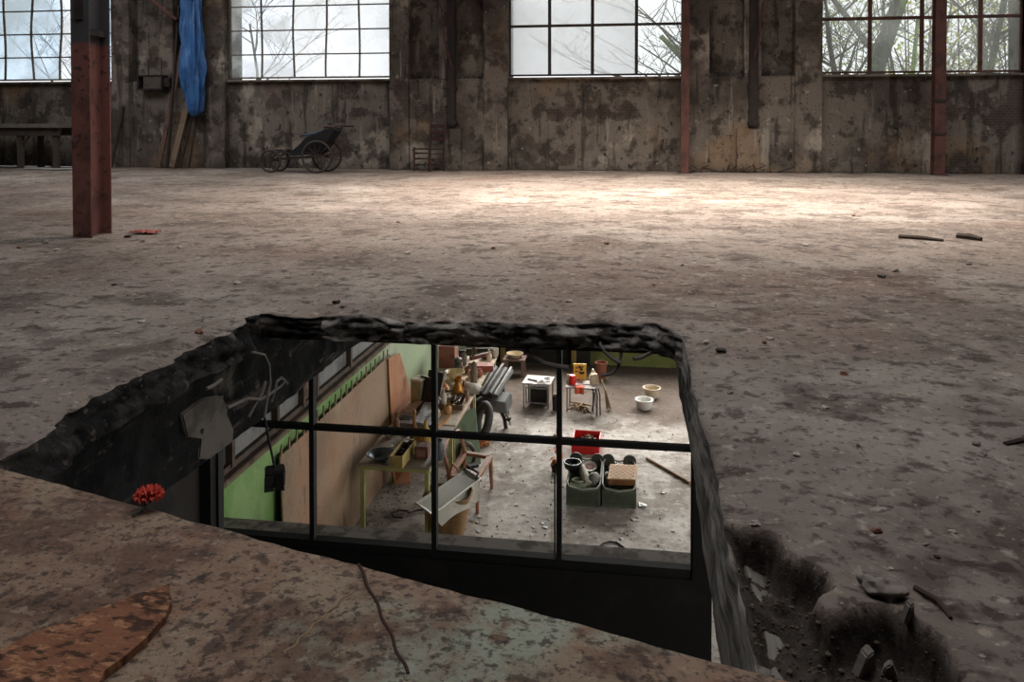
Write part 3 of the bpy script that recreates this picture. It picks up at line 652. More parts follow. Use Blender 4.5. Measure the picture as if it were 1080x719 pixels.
# --- foreground rusty plate
m_plate = mat('rusted_painted_plate', sr(134, 108, 90), [(sr(146, 128, 108), 3.2, .5, .6, .7), (sr(92, 66, 52), 5, .47, .58, .8), (sr(146, 154, 138), 1.5, .57, .66, .8), (sr(66, 48, 39), 22, .53, .62, .8), (sr(130, 92, 70), 11, .55, .66, .5), (sr(96, 98, 92), .9, .58, .68, .6), (sr(158, 142, 122), 40, .56, .66, .6), (sr(50, 38, 32), 48, .54, .63, .8), (sr(40, 30, 26), 110, .56, .66, .7), (sr(84, 62, 50), 1.3, .5, .66, .5)], .75, [(12, .7), (46, .9), (120, .5)], spec=.3, coord='P')
e0 = at_z(0, 497, .045); e1 = at_z(800, 717, .045); du = (e1 - e0).normalized(); dn = Vector((du.y, -du.x, 0))
L = (e1 - e0).length; s0, s1 = -1.0, L + .45
def plate_fn(u, v):
    s = s0 + (s1 - s0) * u; p = e0 + du * s + dn * (v * 1.75 + (0.004 * noise.noise((s * 6, 0, 3)) + .003 * noise.noise((s * 20, 0, 3)) if v == 0 else 0))
    z = .055 + .010 * fbm((p.x, p.y, 3), 3, 2.2) + .004 * fbm((p.x, p.y, 3), 3, 12)
    q = (s - 1.02 * L / 1.9 - v * .45); z += 0 * q
    z -= .012 * math.exp(-(v * 1.75 / .05) ** 2)
    return (p.x, p.y, z)
plate = tag(MB().sheet(plate_fn, 170, 90, .01).build('steel_plate', m_plate, smooth=True), 'large rusted steel sheet with flaking paint laid over the near corner of the hole', 'metal sheet')
sm = MB()
sm.tube([Vector((q.x, q.y, .0645 + .010 * fbm((q.x, q.y, 3), 3, 2.2) + .004 * fbm((q.x, q.y, 3), 3, 12))) for q in [at_z(378 + 52 * k / 24 + 1.5 * math.sin(k * .9), 603 + 121 * k / 24, .05) for k in range(25)]], .0032, 6); sm.build('rusted_seam', plain('dark_rust_seam', (62, 42, 34), .9), plate)
sm = MB()
sm.tube([Vector((q.x, q.y, .0645 + .010 * fbm((q.x, q.y, 3), 3, 2.2) + .004 * fbm((q.x, q.y, 3), 3, 12))) for q in [at_z(372 - 72 * k / 24 + 2 * math.sin(k * 1.3), 632 + 70 * k / 24, .05) for k in range(25)]], .0026, 6); sm.build('pale_seam', plain('pale_bare_seam', (142, 116, 92), .8), plate)
m_fibre = mat('rust_brown_fibreboard', sr(134, 90, 66), [(sr(96, 62, 46), 6, .45, .6, .8), (sr(176, 128, 96), 34, .52, .62, .8, (1, 2, 1)), (sr(56, 38, 30), 28, .5, .6, .9, (1, 2, 1)), (sr(80, 52, 38), 3, .56, .68, .6)], .95, [(30, 1.0, (1, 2, 1)), (80, .6)], coord='P')
zf = .066
pp = [(178, 624), (181, 640), (176, 657), (160, 672), (148, 686), (130, 702), (112, 716), (90, 745), (-60, 800), (-60, 745), (0, 694), (30, 678), (70, 664), (110, 648), (145, 634)]
poly = [at_z(*q, zf) for q in pp]; mb = MB(); dense = []
for i, a in enumerate(poly):
    b = poly[(i + 1) % len(poly)]; n = max(2, int((b - a).length / .008))
    for k in range(n):
        q = a.lerp(b, k / n); dense.append(q + Vector((.006 * noise.noise(q * 30), .006 * noise.noise(q * 30 + Vector((9, 0, 0))), 0)))
mb.prism(dense, (0, 0, .014)); tag(mb.build('fibreboard_piece', m_fibre), 'torn rust brown fibreboard piece lying on the rusted steel sheet', 'board')
# --- red cloth flower on the plate's edge
m_petal = plain('faded_red_petal', (206, 84, 70), .8, .25, 20); c = at_z(157, 521, .085)
S_ = .66
t = thing('artificial_flower', 'faded red artificial flower lying at the edge of the rusted steel sheet', 'flower', c)
rnd = random.Random(5)
for ring, n, R, up in ((0, 11, .048, -.1), (1, 9, .036, .5), (2, 6, .022, 1.1)):
    f = MB()
    for k in range(n):
        a = 2 * PI * k / n + ring * .3 + rnd.uniform(-.1, .1); ca, sa = math.cos(a), math.sin(a)
        def pet(u, v): 
            r_ = R * u * S_; wd = .016 * S_ * math.sin(min(u * 1.25, 1) * PI * .62) * (v - .5) * 2
            z = r_ * up * .7 + .008 * math.sin(v * PI * 3) * u; return (ca * r_ - sa * wd, sa * r_ + ca * wd, z)
        f.sheet(pet, 5, 4, .0012)
    f.build('petals', m_petal, t)
MB().tube([(0, 0, 0), (.01, -.03, -.015), (.0, -.06, -.02)], .003, 6).build('stem', plain('dark_green_stem', (52, 58, 44), .8), t)
# --- hanging flex with a black box
Xc = HX0 + .09
pth = [at_X(*q, Xc) for q in ((266, 371), (279, 374), (284, 385), (285, 405), (281, 425), (279, 440))]
t = thing('hanging_switch', 'black switch box dangling on a flex down the side of the hole', 'switch box', pth[-1])
o = pth[-1]
g = [at_X(*q, Xc) for q in ((279, 440), (284, 466), (290, 494), (290, 502))]
MB().tube([q - o for q in pth], .006, 6).build('flex', plain('dusty_flex', (98, 92, 87), .9), t)
MB().tube([q - o for q in g[:3]], .006, 8).build('rod', m_black, t)
cb = g[3] - o
MB().box(-.045, .045, -.03, .03, -.045, .045, RZ(.5) @ RX(.25), cb).build('box_body', m_black, t, bevel=.006)
MB().box(-.05, -.008, -.034, -.028, -.06, .03, RZ(.5) @ RX(.4), cb).box(.008, .05, -.034, -.028, -.055, .035, RZ(.2) @ RX(.1), cb).build('flap', plain('black_flap', (30, 29, 29), .5), t)
# roots / wires on the joist face
m_wire = plain('dusty_wire', (92, 86, 82), .9)
rnd = random.Random(11)
for pts, lab in ((((240, 430), (262, 420), (275, 421), (284, 416), (296, 407), (300, 402)), 'dusty bent wire hanging on the dark side of the hole, the lowest tangle'),
                 (((286, 424), (290, 412), (292, 402), (297, 398), (303, 404)), 'short curled wire beside the flex on the dark side of the hole'),
                 (((218, 410), (226, 406), (234, 400)), 'short straight wire stub on the dark side above the plaster patch'),
                 (((262, 440), (268, 428), (276, 416), (280, 402)), 'thin dusty wire running up the dark side just left of the flex')):
    f = MB(); P = [at_X(*q, HX0 + .07 + .012 * rnd.random()) for q in pts]; f.tube(P, .007, 6); tag(f.build('wire', m_wire), lab, 'wire')
# reinforcement sticking out under the far edge
m_rebar = plain('dusty_reinforcing_bar', (104, 96, 92), .85)
for pts, r_, lab in ((((553, 362), (557, 373), (574, 383), (588, 386), (600, 388)), .011, 'bent reinforcing bar hanging below the far edge of the hole, longest'),
                 (((633, 364), (638, 371), (646, 378), (655, 383)), .009, 'short straight reinforcing bar hooked under the far edge of the hole'),
                 (((655, 360), (655, 374), (652, 387), (645, 394), (634, 396)), .008, 'hooked reinforcing bar curling down from the far edge of the hole'),
                 (((698, 360), (688, 371), (676, 377), (668, 378)), .009, 'reinforcing bar slanting under the corner of the hole')):
    P = [at_Y(q[0], q[1], HY1 - .03 - .05 * k / len(pts)) for k, q in enumerate(pts)]; P.insert(0, P[0] + Vector((0, .1, .05)))
    f = MB(); f.tube(P, r_, 7); tag(f.build('reinforcing_bar', m_rebar, smooth=True), lab, 'steel bar')
# --- debris on the upper floor
m_stone = plain('grey_rubble', (128, 119, 111), .95, .3, 12, bump=.5); m_brickc = plain('brick_rubble', (120, 82, 68), .95, .3, 12); m_pale = plain('pale_plaster_chip', (170, 160, 148), .95, .2, 16); m_chipd = plain('dark_clinker', (58, 50, 45), .95, .3, 12)
rnd = random.Random(21); nst = 0
protos = []
for k in range(6):
    mm = (m_stone, m_pale, m_brickc, m_chipd, m_stone, m_pale)[k]
    protos.append(MB().rock((0, 0, 0), .03, k + 2, .55, 2).build('rubble_chip', mm))
spots = [(800, 352), (812, 358), (806, 362), (355, 320), (362, 324), (480, 300), (545, 307), (600, 318), (690, 300), (930, 292), (945, 286), (1010, 284), (1022, 279), (870, 430), (905, 470), (988, 586), (978, 575), (1005, 560), (960, 520), (840, 480), (890, 395), (760, 372), (770, 415), (745, 360), (65, 405), (150, 340), (210, 352), (120, 300), (40, 330), (250, 300), (330, 290), (430, 268), (520, 262), (640, 258), (720, 280), (850, 260), (780, 240), (600, 226), (900, 228), (420, 235), (300, 238), (190, 262), (150, 255), (60, 265), (20, 262), (135, 250), (48, 256), (1050, 400), (1030, 470), (940, 600), (925, 560)]
for i, q in enumerate(spots):
    o = protos[i % 6] if i < 6 else protos[i % 6].copy()
    if i >= 6: COL.objects.link(o)
    p = at_z(*q, 0); s = rnd.uniform(.35, .9) * (.5 + .09 * p.y if p.y > 3 else .5); o.scale = (s, s, s); o.rotation_euler = (0, 0, rnd.uniform(0, 6)); o.location = (p.x, p.y, floor_z(p.x, p.y) + .008 * s)
    tag(o, ('grey', 'pale', 'brick red', 'dark', 'grey', 'pale')[i % 6] + ' chip of rubble lying on the dirty upper floor', 'rubble', ('grey', 'pale', 'brick red', 'dark', 'grey', 'pale')[i % 6] + ' rubble chips on the upper floor')
f = MB(); 
for k in range(900):
    y = rnd.uniform(1.4, 6) ** 1.0; x = rnd.uniform(-3.4, 3.2)
    if HX0 - .04 < x < HX1 + .03 and y < HY1 + .05: continue
    if (Vector((x, y, 0)) - e0).dot(dn) > -.05: continue
    r_ = rnd.uniform(.002, .007); bmesh.ops.create_icosphere(f.bm, subdivisions=1, radius=r_, matrix=Matrix.Translation((x, y, floor_z(x, y) + r_ * .3)) @ Matrix.Diagonal((1, rnd.uniform(.5, 1), rnd.uniform(.3, .7), 1)))
grit = f.build('grit', m_stone); grit['kind'] = 'stuff'; tag(grit, 'loose grit scattered over the dirty upper floor', 'grit'); f = MB()
for k in range(3200):
    x = rnd.uniform(HX1 + .01, .75); y = rnd.uniform(1.15, 1.95)
    if crater(x, y) < .3: continue
    r_ = rnd.uniform(.0015, .0035) if k % 7 else rnd.uniform(.003, .007); bmesh.ops.create_icosphere(f.bm, subdivisions=1, radius=r_, matrix=Matrix.Translation((x, y, floor_z(x, y) + r_ * .3)) @ Matrix.Diagonal((1, rnd.uniform(.5, 1), rnd.uniform(.4, .8), 1)))
grit = f.build('gravel', plain('earthy_gravel', (92, 80, 70), .95, .35, 30)); grit['kind'] = 'stuff'; tag(grit, 'dark earthy gravel lying in the broken trough beside the hole', 'gravel')
# larger pieces in the broken-out corner
for px, py, r_, lab, mm in ((930, 664, .034, 'curved grey concrete lump at the end of the broken trough near the hole', m_stone), (912, 700, .03, 'pale pointed stone in the broken trough beside the concrete lump', m_stone), (938, 704, .022, 'small wedge stone next to the pale pointed stone in the trough', m_stone),
                            (957, 690, .02, 'upright grey stone on the far side of the broken trough', m_stone), (797, 587, .012, 'small pale stone lying where the trough meets the joist', m_pale), (798, 632, .01, 'tiny pale stone beside the weathered joist', m_pale)):
    p = at_z(px, py, -.07); c = floor_z(p.x, p.y); f = MB()
    if 905 < px < 960 and r_ < .031: f.prism([(-r_, -r_ * .4, -.01), (r_ * .7, -r_ * .5, -.01), (r_ * .3, -r_ * .1, r_ * 1.3), (-r_ * .2, 0, r_ * 1.6)], (r_ * .2, r_ * .7, -.004)); tag(f.build('stone', mm, loc=(p.x, p.y, c), bevel=.003, rotz=px * .7), lab, 'stone'); continue
    f.rock((0, 0, 0), r_, px * .013, .6, 4, .06); tag(f.build('stone', mm, loc=(p.x, p.y, c + r_ * .2), smooth=True), lab, 'stone')
m_stick = plain('dry_stick', (66, 54, 46), .9)
for a, b, r_, lab in (((965, 622), (1003, 655), .006, 'dark thin stick on the floor right of the broken trough'), ((948, 251), (995, 255), .02, 'dark lath lying on the floor below the tree window'), ((1010, 251), (1035, 254), .03, 'dark scrap of board lying on the floor at the far right'), ((1060, 470), (1085, 465), .008, 'short stick at the right edge of the floor')):
    p0 = at_z(*a, 0); p1 = at_z(*b, 0); p0.z = floor_z(p0.x, p0.y) + r_ * .5; p1.z = floor_z(p1.x, p1.y) + r_ * .5
    tag(MB().tube([p0, p0.lerp(p1, .5) + Vector((.01, 0, .004)), p1], [r_, r_, r_ * .6], 6).build('stick', m_stick), lab, 'stick')
p = at_z(152, 244, .02); tag(MB().sheet(lambda u, v: (p.x - .1 + .22 * u, p.y - .06 + .12 * v, .015 + .035 * abs(noise.noise((u * 5, v * 4, 2)))), 10, 8, .003).build('red_scrap', plain('dull_red_cloth', (142, 78, 70), .9), smooth=True), 'crumpled dull red scrap on the floor beside the red column foot', 'scrap')
# rubble heap along the foot of the wall right of the slim post
rnd = random.Random(4); f = MB()
for k in range(26):
    x = rnd.uniform(1.0, 3.4); f.tube([(x, 16.3 + rnd.uniform(-.1, .12), .02), (x + rnd.uniform(-.35, .35), 16.35, .03 + rnd.uniform(0, .14))], rnd.uniform(.008, .02), 5)
t = f.build('brushwood', m_stick); t['kind'] = 'stuff'; tag(t, 'dry sticks and litter along the wall foot between the two steel posts', 'brushwood')
p = at_z(728, 181, 0); tag(MB().sheet(lambda u, v: (p.x - .1 + .3 * u, p.y - .3 + .1 * v, .02 + .03 * abs(noise.noise((u * 5, v * 4, 7)))), 8, 5, .004).build('blue_scrap', plain('blue_plastic_scrap', (62, 92, 128), .6), smooth=True), 'small blue plastic scrap at the foot of the slim red post', 'scrap')
# ------------------------------------------------------------------ workshop below: things
ZTB = -2.85
def tt(px, py): return at_z(px, py, ZTB)
m_board = mat('brown_hardboard', sr(150, 126, 102), [(sr(122, 100, 80), 1.2, .45, .62, .7), (sr(170, 146, 120), 2.2, .54, .68, .5), (sr(84, 68, 54), 5, .6, .72, .7, (1, 1, .3)), (sr(166, 118, 88), .9, .54, .66, .5), (sr(96, 76, 60), 22, .58, .68, .5)], .8, [(16, .2)], coord='P')
m_orange = mat('orange_plywood', sr(176, 122, 86), [(sr(148, 98, 66), 2.0, .45, .62, .7, (1, 1, .4)), (sr(196, 146, 108), 4, .55, .7, .5)], .75, [(16, .15)], coord='P')
m_pale = plain('pale_enamel', (198, 190, 178), .4, .15, 8)
# hardboard sheet along the wall, toothed upper edge
top = []; y = 10.35; rnd = random.Random(2)
f = MB(); pts = [(XL + .10, 7.0, ZL), (XL + .10, 10.35, ZL)]
yy = 10.35
while yy > 7.05:
    pts += [(XL + .045, yy, -2.1 + .01 * rnd.random()), (XL + .045, yy - .07, -2.10), (XL + .045, yy - .085, -1.97 - .03 * rnd.random()), (XL + .045, yy - .10, -2.10)]
    yy -= .17
pts += [(XL + .045, 7.0, -2.1)]
f.prism(pts, (.015, 0, 0)); tag(f.build('hardboard_sheet', m_board), 'long brown hardboard sheet standing along the green wall', 'board')
f = MB(); f.prism([(XL + .14, 10.2, ZL), (XL + .14, 11.75, ZL), (XL + .1, 11.6, -3.4), (XL + .07, 10.72, -2.17), (XL + .07, 10.2, -2.1)], (.016, 0, 0)); tag(f.build('plywood_offcut', m_orange, bevel=.003), 'orange plywood offcut with a slanted end leaning on the green wall beyond the hardboard', 'board')
m_tgreen = plain('pale_green_table_paint', (168, 170, 112), .55, .2, 8); m_ttop = plain('worn_table_top', (150, 140, 128), .7, .25, 7); m_tbeige = plain('beige_table_top', (192, 174, 152), .75, .2, 6); m_tlegw = plain('brown_table_leg', (128, 104, 80), .7)
def table(name, label, x0, x1, y0, y1, zt, leg, mt, ml, legs=True, apron=.08):
    t = thing(name, label, 'table', ((x0 + x1) / 2, (y0 + y1) / 2, ZL)); hx, hy, h = (x1 - x0) / 2, (y1 - y0) / 2, zt - ZL
    MB().box(-hx, hx, -hy, hy, h - .03, h).build('table_top', mt, t, bevel=.004)
    if apron:
        f = MB(); i = .02
        for s in (-1, 1): f.box(-hx + i, hx - i, s * (hy - i) - .012, s * (hy - i) + .012, h - .03 - apron, h - .03); f.box(s * (hx - i) - .012, s * (hx - i) + .012, -hy + i, hy - i, h - .03 - apron, h - .03)
        f.build('apron', ml, t)
    for sx in (-1, 1):
        for sy in (-1, 1): MB().box(sx * (hx - .04) - leg, sx * (hx - .04) + leg, sy * (hy - .04) - leg, sy * (hy - .04) + leg, 0, h - .03).build('leg', ml, t, bevel=.003)
    return t
table('work_table', 'table with pale green legs nearest the glazed partition', -3.06, -2.24, 8.72, 9.98, ZTB, .024, m_ttop, m_tgreen, apron=.04)
table('work_table', 'middle work table carrying the tool tray and newspapers', -3.06, -2.24, 10.02, 11.3, ZTB, .022, m_tbeige, m_tlegw, apron=.03)
table('work_table', 'far work table crowded with pots and jugs', -3.04, -2.24, 11.36, 13.1, ZTB, .022, m_tbeige, m_tgreen, apron=.02)
# --- on the first table
def on(px, py, z=ZTB): p = at_z(px, py, z); return (p.x, p.y, z)
m_blueg = plain('blue_grey_enamel', (96, 112, 120), .35, .2, 8)
def pot(name, label, cat, loc, prof, m, n=28, wall=.006, sx=1, sy=1, rotz=0, extra=None, rim=None, inner=None):
    t = thing(name, label, cat, loc, rotz); P = list(prof); Q = [(max(r - wall, 0), z + (wall if i == 0 else 0)) for i, (r, z) in enumerate(P)][::-1]
    MB().lathe([(0, P[0][1])] + P + Q + [(0, P[0][1] + wall)], n, sx=sx, sy=sy).build('body', m, t, smooth=True)
    if rim: MB().torus((0, 0, P[-1][1]), P[-1][0] - wall / 2, rim[0], 'Z', n, 8, sx, sy).build('rim', rim[1], t, smooth=True)
    if extra: extra(t)
    return t
pot('bowl', 'shallow blue grey enamel bowl on the front corner of the nearest work table', 'bowl', on(402, 484), [(.08, 0), (.1, .03), (.14, .06), (.165, .065)], m_blueg, rim=(.006, m_blueg))
m_ybox = plain('yellow_painted_wood', (170, 150, 92), .7, .25, 10); m_junk = plain('dark_junk', (46, 42, 40), .8, .4, 14)
def tray(name, label, cat, loc, w, d, h, m, rotz=0, th=.012, group=None):
    t = thing(name, label, cat, loc, rotz, group); f = MB()
    f.box(-w / 2, w / 2, -d / 2, d / 2, 0, th); f.box(-w / 2, w / 2, -d / 2, -d / 2 + th, th, h); f.box(-w / 2, w / 2, d / 2 - th, d / 2, th, h)
    f.box(-w / 2, -w / 2 + th, -d / 2 + th, d / 2 - th, th, h); f.box(w / 2 - th, w / 2, -d / 2 + th, d / 2 - th, th, h); f.build('tray_body', m, t); return t
t = tray('wooden_box', 'long yellow wooden box of dark oddments on the nearest work table', 'box', on(425, 484), .15, .5, .13, m_ybox, -.03)
f = MB(); rnd = random.Random(3)
for k in range(9): f.rock((rnd.uniform(-.04, .04), rnd.uniform(-.2, .2), .09), .035, k, .7, 1)
tag(f.build('dark_oddments', m_junk, loc=Vector(on(425, 484)) + Vector((0, .13, 0))), 'dark oddments heaped inside the long yellow box', 'oddments')['kind'] = 'stuff'
c = Vector(on(427, 478)); tag(MB().sheet(lambda u, v: (c.x - .03 + .06 * u, c.y + .14 * v, c.z + .13 + .03 * noise.noise((u * 6, v * 5, 1))), 6, 8, .002).build('white_rag', plain('white_rag', (206, 202, 196), .9), smooth=True), 'white rag lying over the dark oddments in the long yellow box', 'rag')
t = thing('tin_box', 'red brown tin box with a lighter front on the nearest work table', 'box', on(444, 484), .05)
m_rb = plain('red_brown_tin', (116, 78, 64), .6, .3, 9)
MB().box(-.075, .075, -.01, .17, 0, .14).build('tin_body', m_rb, t, bevel=.008); MB().box(-.05, .05, -.014, -.01, .03, .11).build('front_panel', plain('worn_label', (150, 112, 92), .7), t); MB().tube([(-.05, .08, .14), (-.03, .08, .17), (.03, .08, .17), (.05, .08, .14)], .006, 6).build('handle', m_rb, t)
pot('jar', 'dark grey jar on the nearest work table hard beside the window bar', 'jar', on(462, 484), [(.06, 0), (.075, .05), (.07, .16), (.045, .2), (.05, .22)], plain('dark_grey_glaze', (72, 76, 78), .4))
m_yel = plain('mustard_paint', (178, 146, 70), .6, .25, 9)
pot('bottle', 'mustard yellow bottle standing at the middle of the work tables', 'bottle', on(449, 469), [(.05, 0), (.055, .02), (.055, .17), (.02, .22), (.018, .28), (.024, .29)], m_yel)
pot('bottle', 'small mustard canister just behind the red brown tin', 'canister', on(441, 466), [(.05, 0), (.05, .12), (.046, .125)], m_yel)
pot('pepper_mill', 'turned brown wooden pepper mill on the work table', 'pepper mill', on(437, 453), [(.03, 0), (.034, .03), (.02, .1), (.028, .15), (.018, .19), (.026, .22), (.008, .25)], plain('turned_brown_wood', (138, 100, 62), .5), 16)
pot('bowl', 'small brown wooden bowl behind the yellow box', 'bowl', on(431, 463), [(.04, 0), (.09, .04), (.1, .06)], plain('brown_wood_bowl', (104, 76, 62), .6))
gm = bpy.data.materials.new('clear_glassware'); gm.use_nodes = True; g_ = gm.node_tree.nodes['Principled BSDF']; g_.inputs['Transmission Weight'].default_value = 1; g_.inputs['Roughness'].default_value = .03; g_.inputs['Base Color'].default_value = (.95, .97, .96, 1)
pot('wine_glass', 'stemmed drinking glass on the left side of the nearest work table', 'glass', on(412, 470), [(.035, 0), (.006, .008), (.005, .08), (.03, .11), (.038, .15), (.034, .2)], gm, wall=.002)
# --- under the first table
a = at_z(415, 512, ZL); tag(MB().prism([(a.x - .02, a.y, ZL + .25), (a.x + .02, a.y, ZL + .02), (a.x + .18, a.y + .1, ZL), (a.x + .22, a.y + .1, ZL + .36), (a.x, a.y + .1, ZL + .4)], (0, .02, 0)).build('board_scrap', m_orange), 'scrap of brown board leaning under the nearest work table', 'board')
m_irontool = plain('rusted_tool_iron', (74, 66, 60), .6, .3, 14, .4)
pp_ = [at_z(*q, ZL + .02) for q in ((413, 541), (422, 538), (431, 539), (424, 546), (415, 545), (413, 541))]
t = thing('fire_tongs', 'old iron tool with a diamond loop lying under the nearest work table', 'tool', pp_[0]); o = pp_[0]
MB().tube([q - o for q in pp_], .012, 6).build('loop', m_irontool, t); MB().tube([at_z(*q, ZL + .02) - o for q in ((431, 541), (440, 538), (452, 537), (466, 533))], .011, 6).build('shaft', m_irontool, t)
# --- books, boxes and papers on the middle table
def slab(name, label, cat, quad, h, m, parts=None):
    c = sum((Vector(q) for q in quad), Vector()) / 4
    t = thing(name, label, cat, c); f = MB(); f.prism([Vector(q) - c for q in quad], (0, 0, h)); f.build('block', m, t, bevel=.003); return t, c
q = [tt(*p) for p in ((415, 449), (435, 451), (441, 441), (424, 439))]
t, c = slab('flat_case', 'flat grey case with a dark lid patch at the wall side of the work tables', 'case', q, .045, plain('grey_case', (128, 118, 110), .7)); MB().box(-.07, .06, -.05, .08, .045, .055).build('dark_lid', m_junk, t)
q = [tt(*p) for p in ((424, 438), (434, 439), (447, 426), (440, 425))]
slab('book', 'long beige book lying along the wall edge of the middle work table', 'book', q, .05, plain('beige_cover', (168, 146, 122), .8))
m_news = mat('newsprint', sr(170, 170, 174), [(sr(128, 130, 140), 12, .48, .6, .7, (1, 3, 1)), (sr(196, 194, 190), 3, .55, .7, .6)], .9)
q = [tt(*p) for p in ((437, 449), (452, 452), (466, 424), (453, 418))]
t, c = slab('newspaper_pile', 'pale pile of newspapers spread across the middle work table', 'newspapers', q, .03, m_news)
MB().sheet(lambda u, v: (Vector(q[0]).lerp(q[1], u).lerp(Vector(q[3]).lerp(q[2], u), v) - c) + Vector((0, 0, .034 + .02 * noise.noise((u * 4, v * 5, 1)) + .02)), 8, 10, .003).build('top_sheet', m_news, t, smooth=True)
p = tt(437, 431); t = thing('carton', 'pale green carton with a white top behind the black albums', 'box', (p.x - .01, p.y + .3, ZTB), -.25)
MB().box(-.08, .08, -.10, .10, 0, .30).build('carton_body', plain('pale_green_card', (150, 146, 112), .85), t, bevel=.005); MB().box(-.085, .085, -.105, .105, .30, .33).build('lid', m_pale, t, bevel=.005)
m_alb = plain('black_album_cover', (50, 45, 46), .7, .4, 10)
for k, (px, py, lab) in enumerate(((447, 428, 'black album leaning upright against the pale green carton'), (456, 421, 'second black album leaning behind the first one, further from the carton'))):
    p = tt(px, py); t = thing('album', lab, 'album', (p.x - .02, p.y + .05, ZTB), -.5)
    R = RX(-.3); MB().box(-.14, .14, -.02, .02, 0, .36, R).build('cover', m_alb, t, bevel=.004); MB().box(-.13, .145, -.015, .015, .01, .35, R).build('pages', plain('grey_pages', (150, 142, 132), .9), t)
# tool tray and loose tools
p = tt(481, 441); m_tray = plain('tray_wood', (112, 88, 68), .8, .3, 8)
t = tray('tool_tray', 'wooden tray crowded with hand tools on the middle work table', 'tray', (-2.5, 10.85, ZTB), .42, .62, .07, m_tray, .08)
rnd = random.Random(8)
tc = [(plain('steel_tool', (140, 134, 128), .45, .25, 10, .4), 'pale steel'), (plain('yellow_wood_handle', (176, 128, 72), .6), 'yellow handled'), (plain('dark_tool', (64, 54, 48), .6), 'dark'), (plain('white_handle', (196, 184, 166), .6), 'white handled'), (plain('brown_handle', (120, 80, 56), .6), 'brown handled')]
for k in range(11):
    mt_, nm = tc[k % 5]; x = -2.64 + .028 * k; y = 10.7 + .04 * (k % 3)
    t = thing('hand_tool', nm + ' hand tool lying in the wooden tool tray', 'tool', (x, y, ZTB + .035 + .018 * (k % 3)), rnd.uniform(-.5, .5), nm + ' tools in the tray')
    MB().tube([(0, 0, 0), (0, .12, .01)], [.013, .010], 8).build('handle', mt_, t); MB().box(-.007, .007, .12, .27, .004, .014).build('blade', tc[0][0], t)
t = thing('long_tool', 'orange handled chisel lying across the near end of the tool tray', 'tool', on(459, 452, ZTB + .05), -.35); MB().tube([(0, 0, 0), (0, .2, .02), (0, .34, .05)], [.014, .018, .012], 8).build('handle', plain('orange_handle', (196, 132, 66), .5), t); MB().box(-.012, .012, -.2, 0, -.006, .006).build('blade', tc[0][0], t)
# --- crowded far table
m_crate = plain('red_brown_crate_wood', (134, 86, 72), .75, .25, 8)
p = tt(473, 388); t = thing('bottle_crate', 'red brown wooden crate with divided top at the far wall end of the tables', 'crate', (-2.92, 12.55, ZTB), .06)
f = MB()
for a in (-1, 1): f.box(a * .12 - .008, a * .12 + .008, -.17, .17, 0, .34); f.box(-.112, .112, a * .162 - .008, a * .162 + .008, 0, .34)
f.box(-.112, .112, -.154, .154, 0, .012); f.build('crate_body', m_crate, t)
f = MB(); f.box(-.006, .006, -.154, .154, .012, .32)
for y in (-.05, .05): f.box(-.112, -.006, y - .005, y + .005, .012, .32); f.box(.006, .112, y - .005, y + .005, .012, .32)
f.build('dividers', m_crate, t)
m_cream = plain('cream_glaze', (214, 192, 156), .4, .15, 8); m_brass = plain('tarnished_brass', (170, 116, 52), .35, .3, 10, .6); m_copper = plain('copper', (186, 118, 66), .35, .25, 10, .6)
p = on(480, 400); pot('bowl', 'cream basin at the middle of the far work table', 'bowl', p, [(.06, 0), (.1, .05), (.14, .12), (.15, .125)], m_cream)
pot('jar', 'dark storage jar with a round lid behind the cream basin', 'jar', on(483, 393), [(.06, 0), (.065, .12), (.05, .15), (.068, .17), (.06, .22), (.01, .24)], plain('dark_olive_glaze', (70, 66, 58), .4))
p = on(488, 379); t = thing('box_camera', 'small dark box camera near the far end of the tables', 'camera', p, .2); MB().box(-.06, .06, -.05, .05, 0, .15).build('camera_body', m_junk, t, bevel=.008); MB().tube([(0, -.05, .09), (0, -.065, .09)], .03, 14).build('lens', plain('grey_lens_ring', (120, 116, 110), .4), t); MB().tube([(-.05, 0, .15), (-.03, 0, .17), (.03, 0, .17), (.05, 0, .15)], .006, 6).build('handle', m_junk, t)
def handle_(pts, m, r=.008): return lambda t: MB().tube(pts, r, 8).build('handle', m, t, smooth=True)
pot('copper_lamp', 'small copper lamp with a white funnel at the wall side of the far table', 'lamp', on(467, 410), [(.075, 0), (.08, .03), (.04, .08), (.03, .11)], m_copper, extra=lambda t: MB().lathe([(.03, .11), (.06, .24), (.055, .24), (.024, .11)], 18).build('funnel', m_pale, t, smooth=True))
pot('brass_jug', 'tall tarnished brass jug in front of the cream basin', 'jug', on(483, 419), [(.06, 0), (.085, .05), (.08, .12), (.045, .2), (.05, .26), (.06, .28)], m_brass, extra=handle_([(.05, 0, .25), (.12, 0, .22), (.11, 0, .12), (.075, 0, .08)], m_brass))
pot('bottle', 'dark brown bottle beside the tarnished brass jug', 'bottle', on(489, 413), [(.03, 0), (.033, .1), (.014, .14), (.013, .18)], plain('brown_bottle_glass', (74, 44, 34), .2))
pot('wooden_figure', 'carved grey brown wooden figure at the aisle side of the far table', 'figure', on(500, 403), [(.06, 0), (.05, .06), (.065, .14), (.04, .22), (.045, .27), (.012, .31)], plain('carved_wood', (118, 104, 88), .75), 14, sx=.9, sy=1.1)
c = Vector(on(497, 412)); tag(MB().sheet(lambda u, v: (c.x - .14 + .28 * u, c.y + .14 * math.cos(v * PI), c.z + .095 * math.sin(v * PI) * (1 - .5 * abs(u - .5) ** 2 * 4) * (1 + .2 * noise.noise((u * 5, v * 4, 1)))), 14, 10, .004).build('cloth_bundle', plain('grey_white_cloth', (172, 164, 152), .95), smooth=True), 'grey white cloth bundle at the near end of the far work table', 'cloth')
m_redlac = plain('dull_red_lacquer', (146, 80, 64), .6, .25, 8)
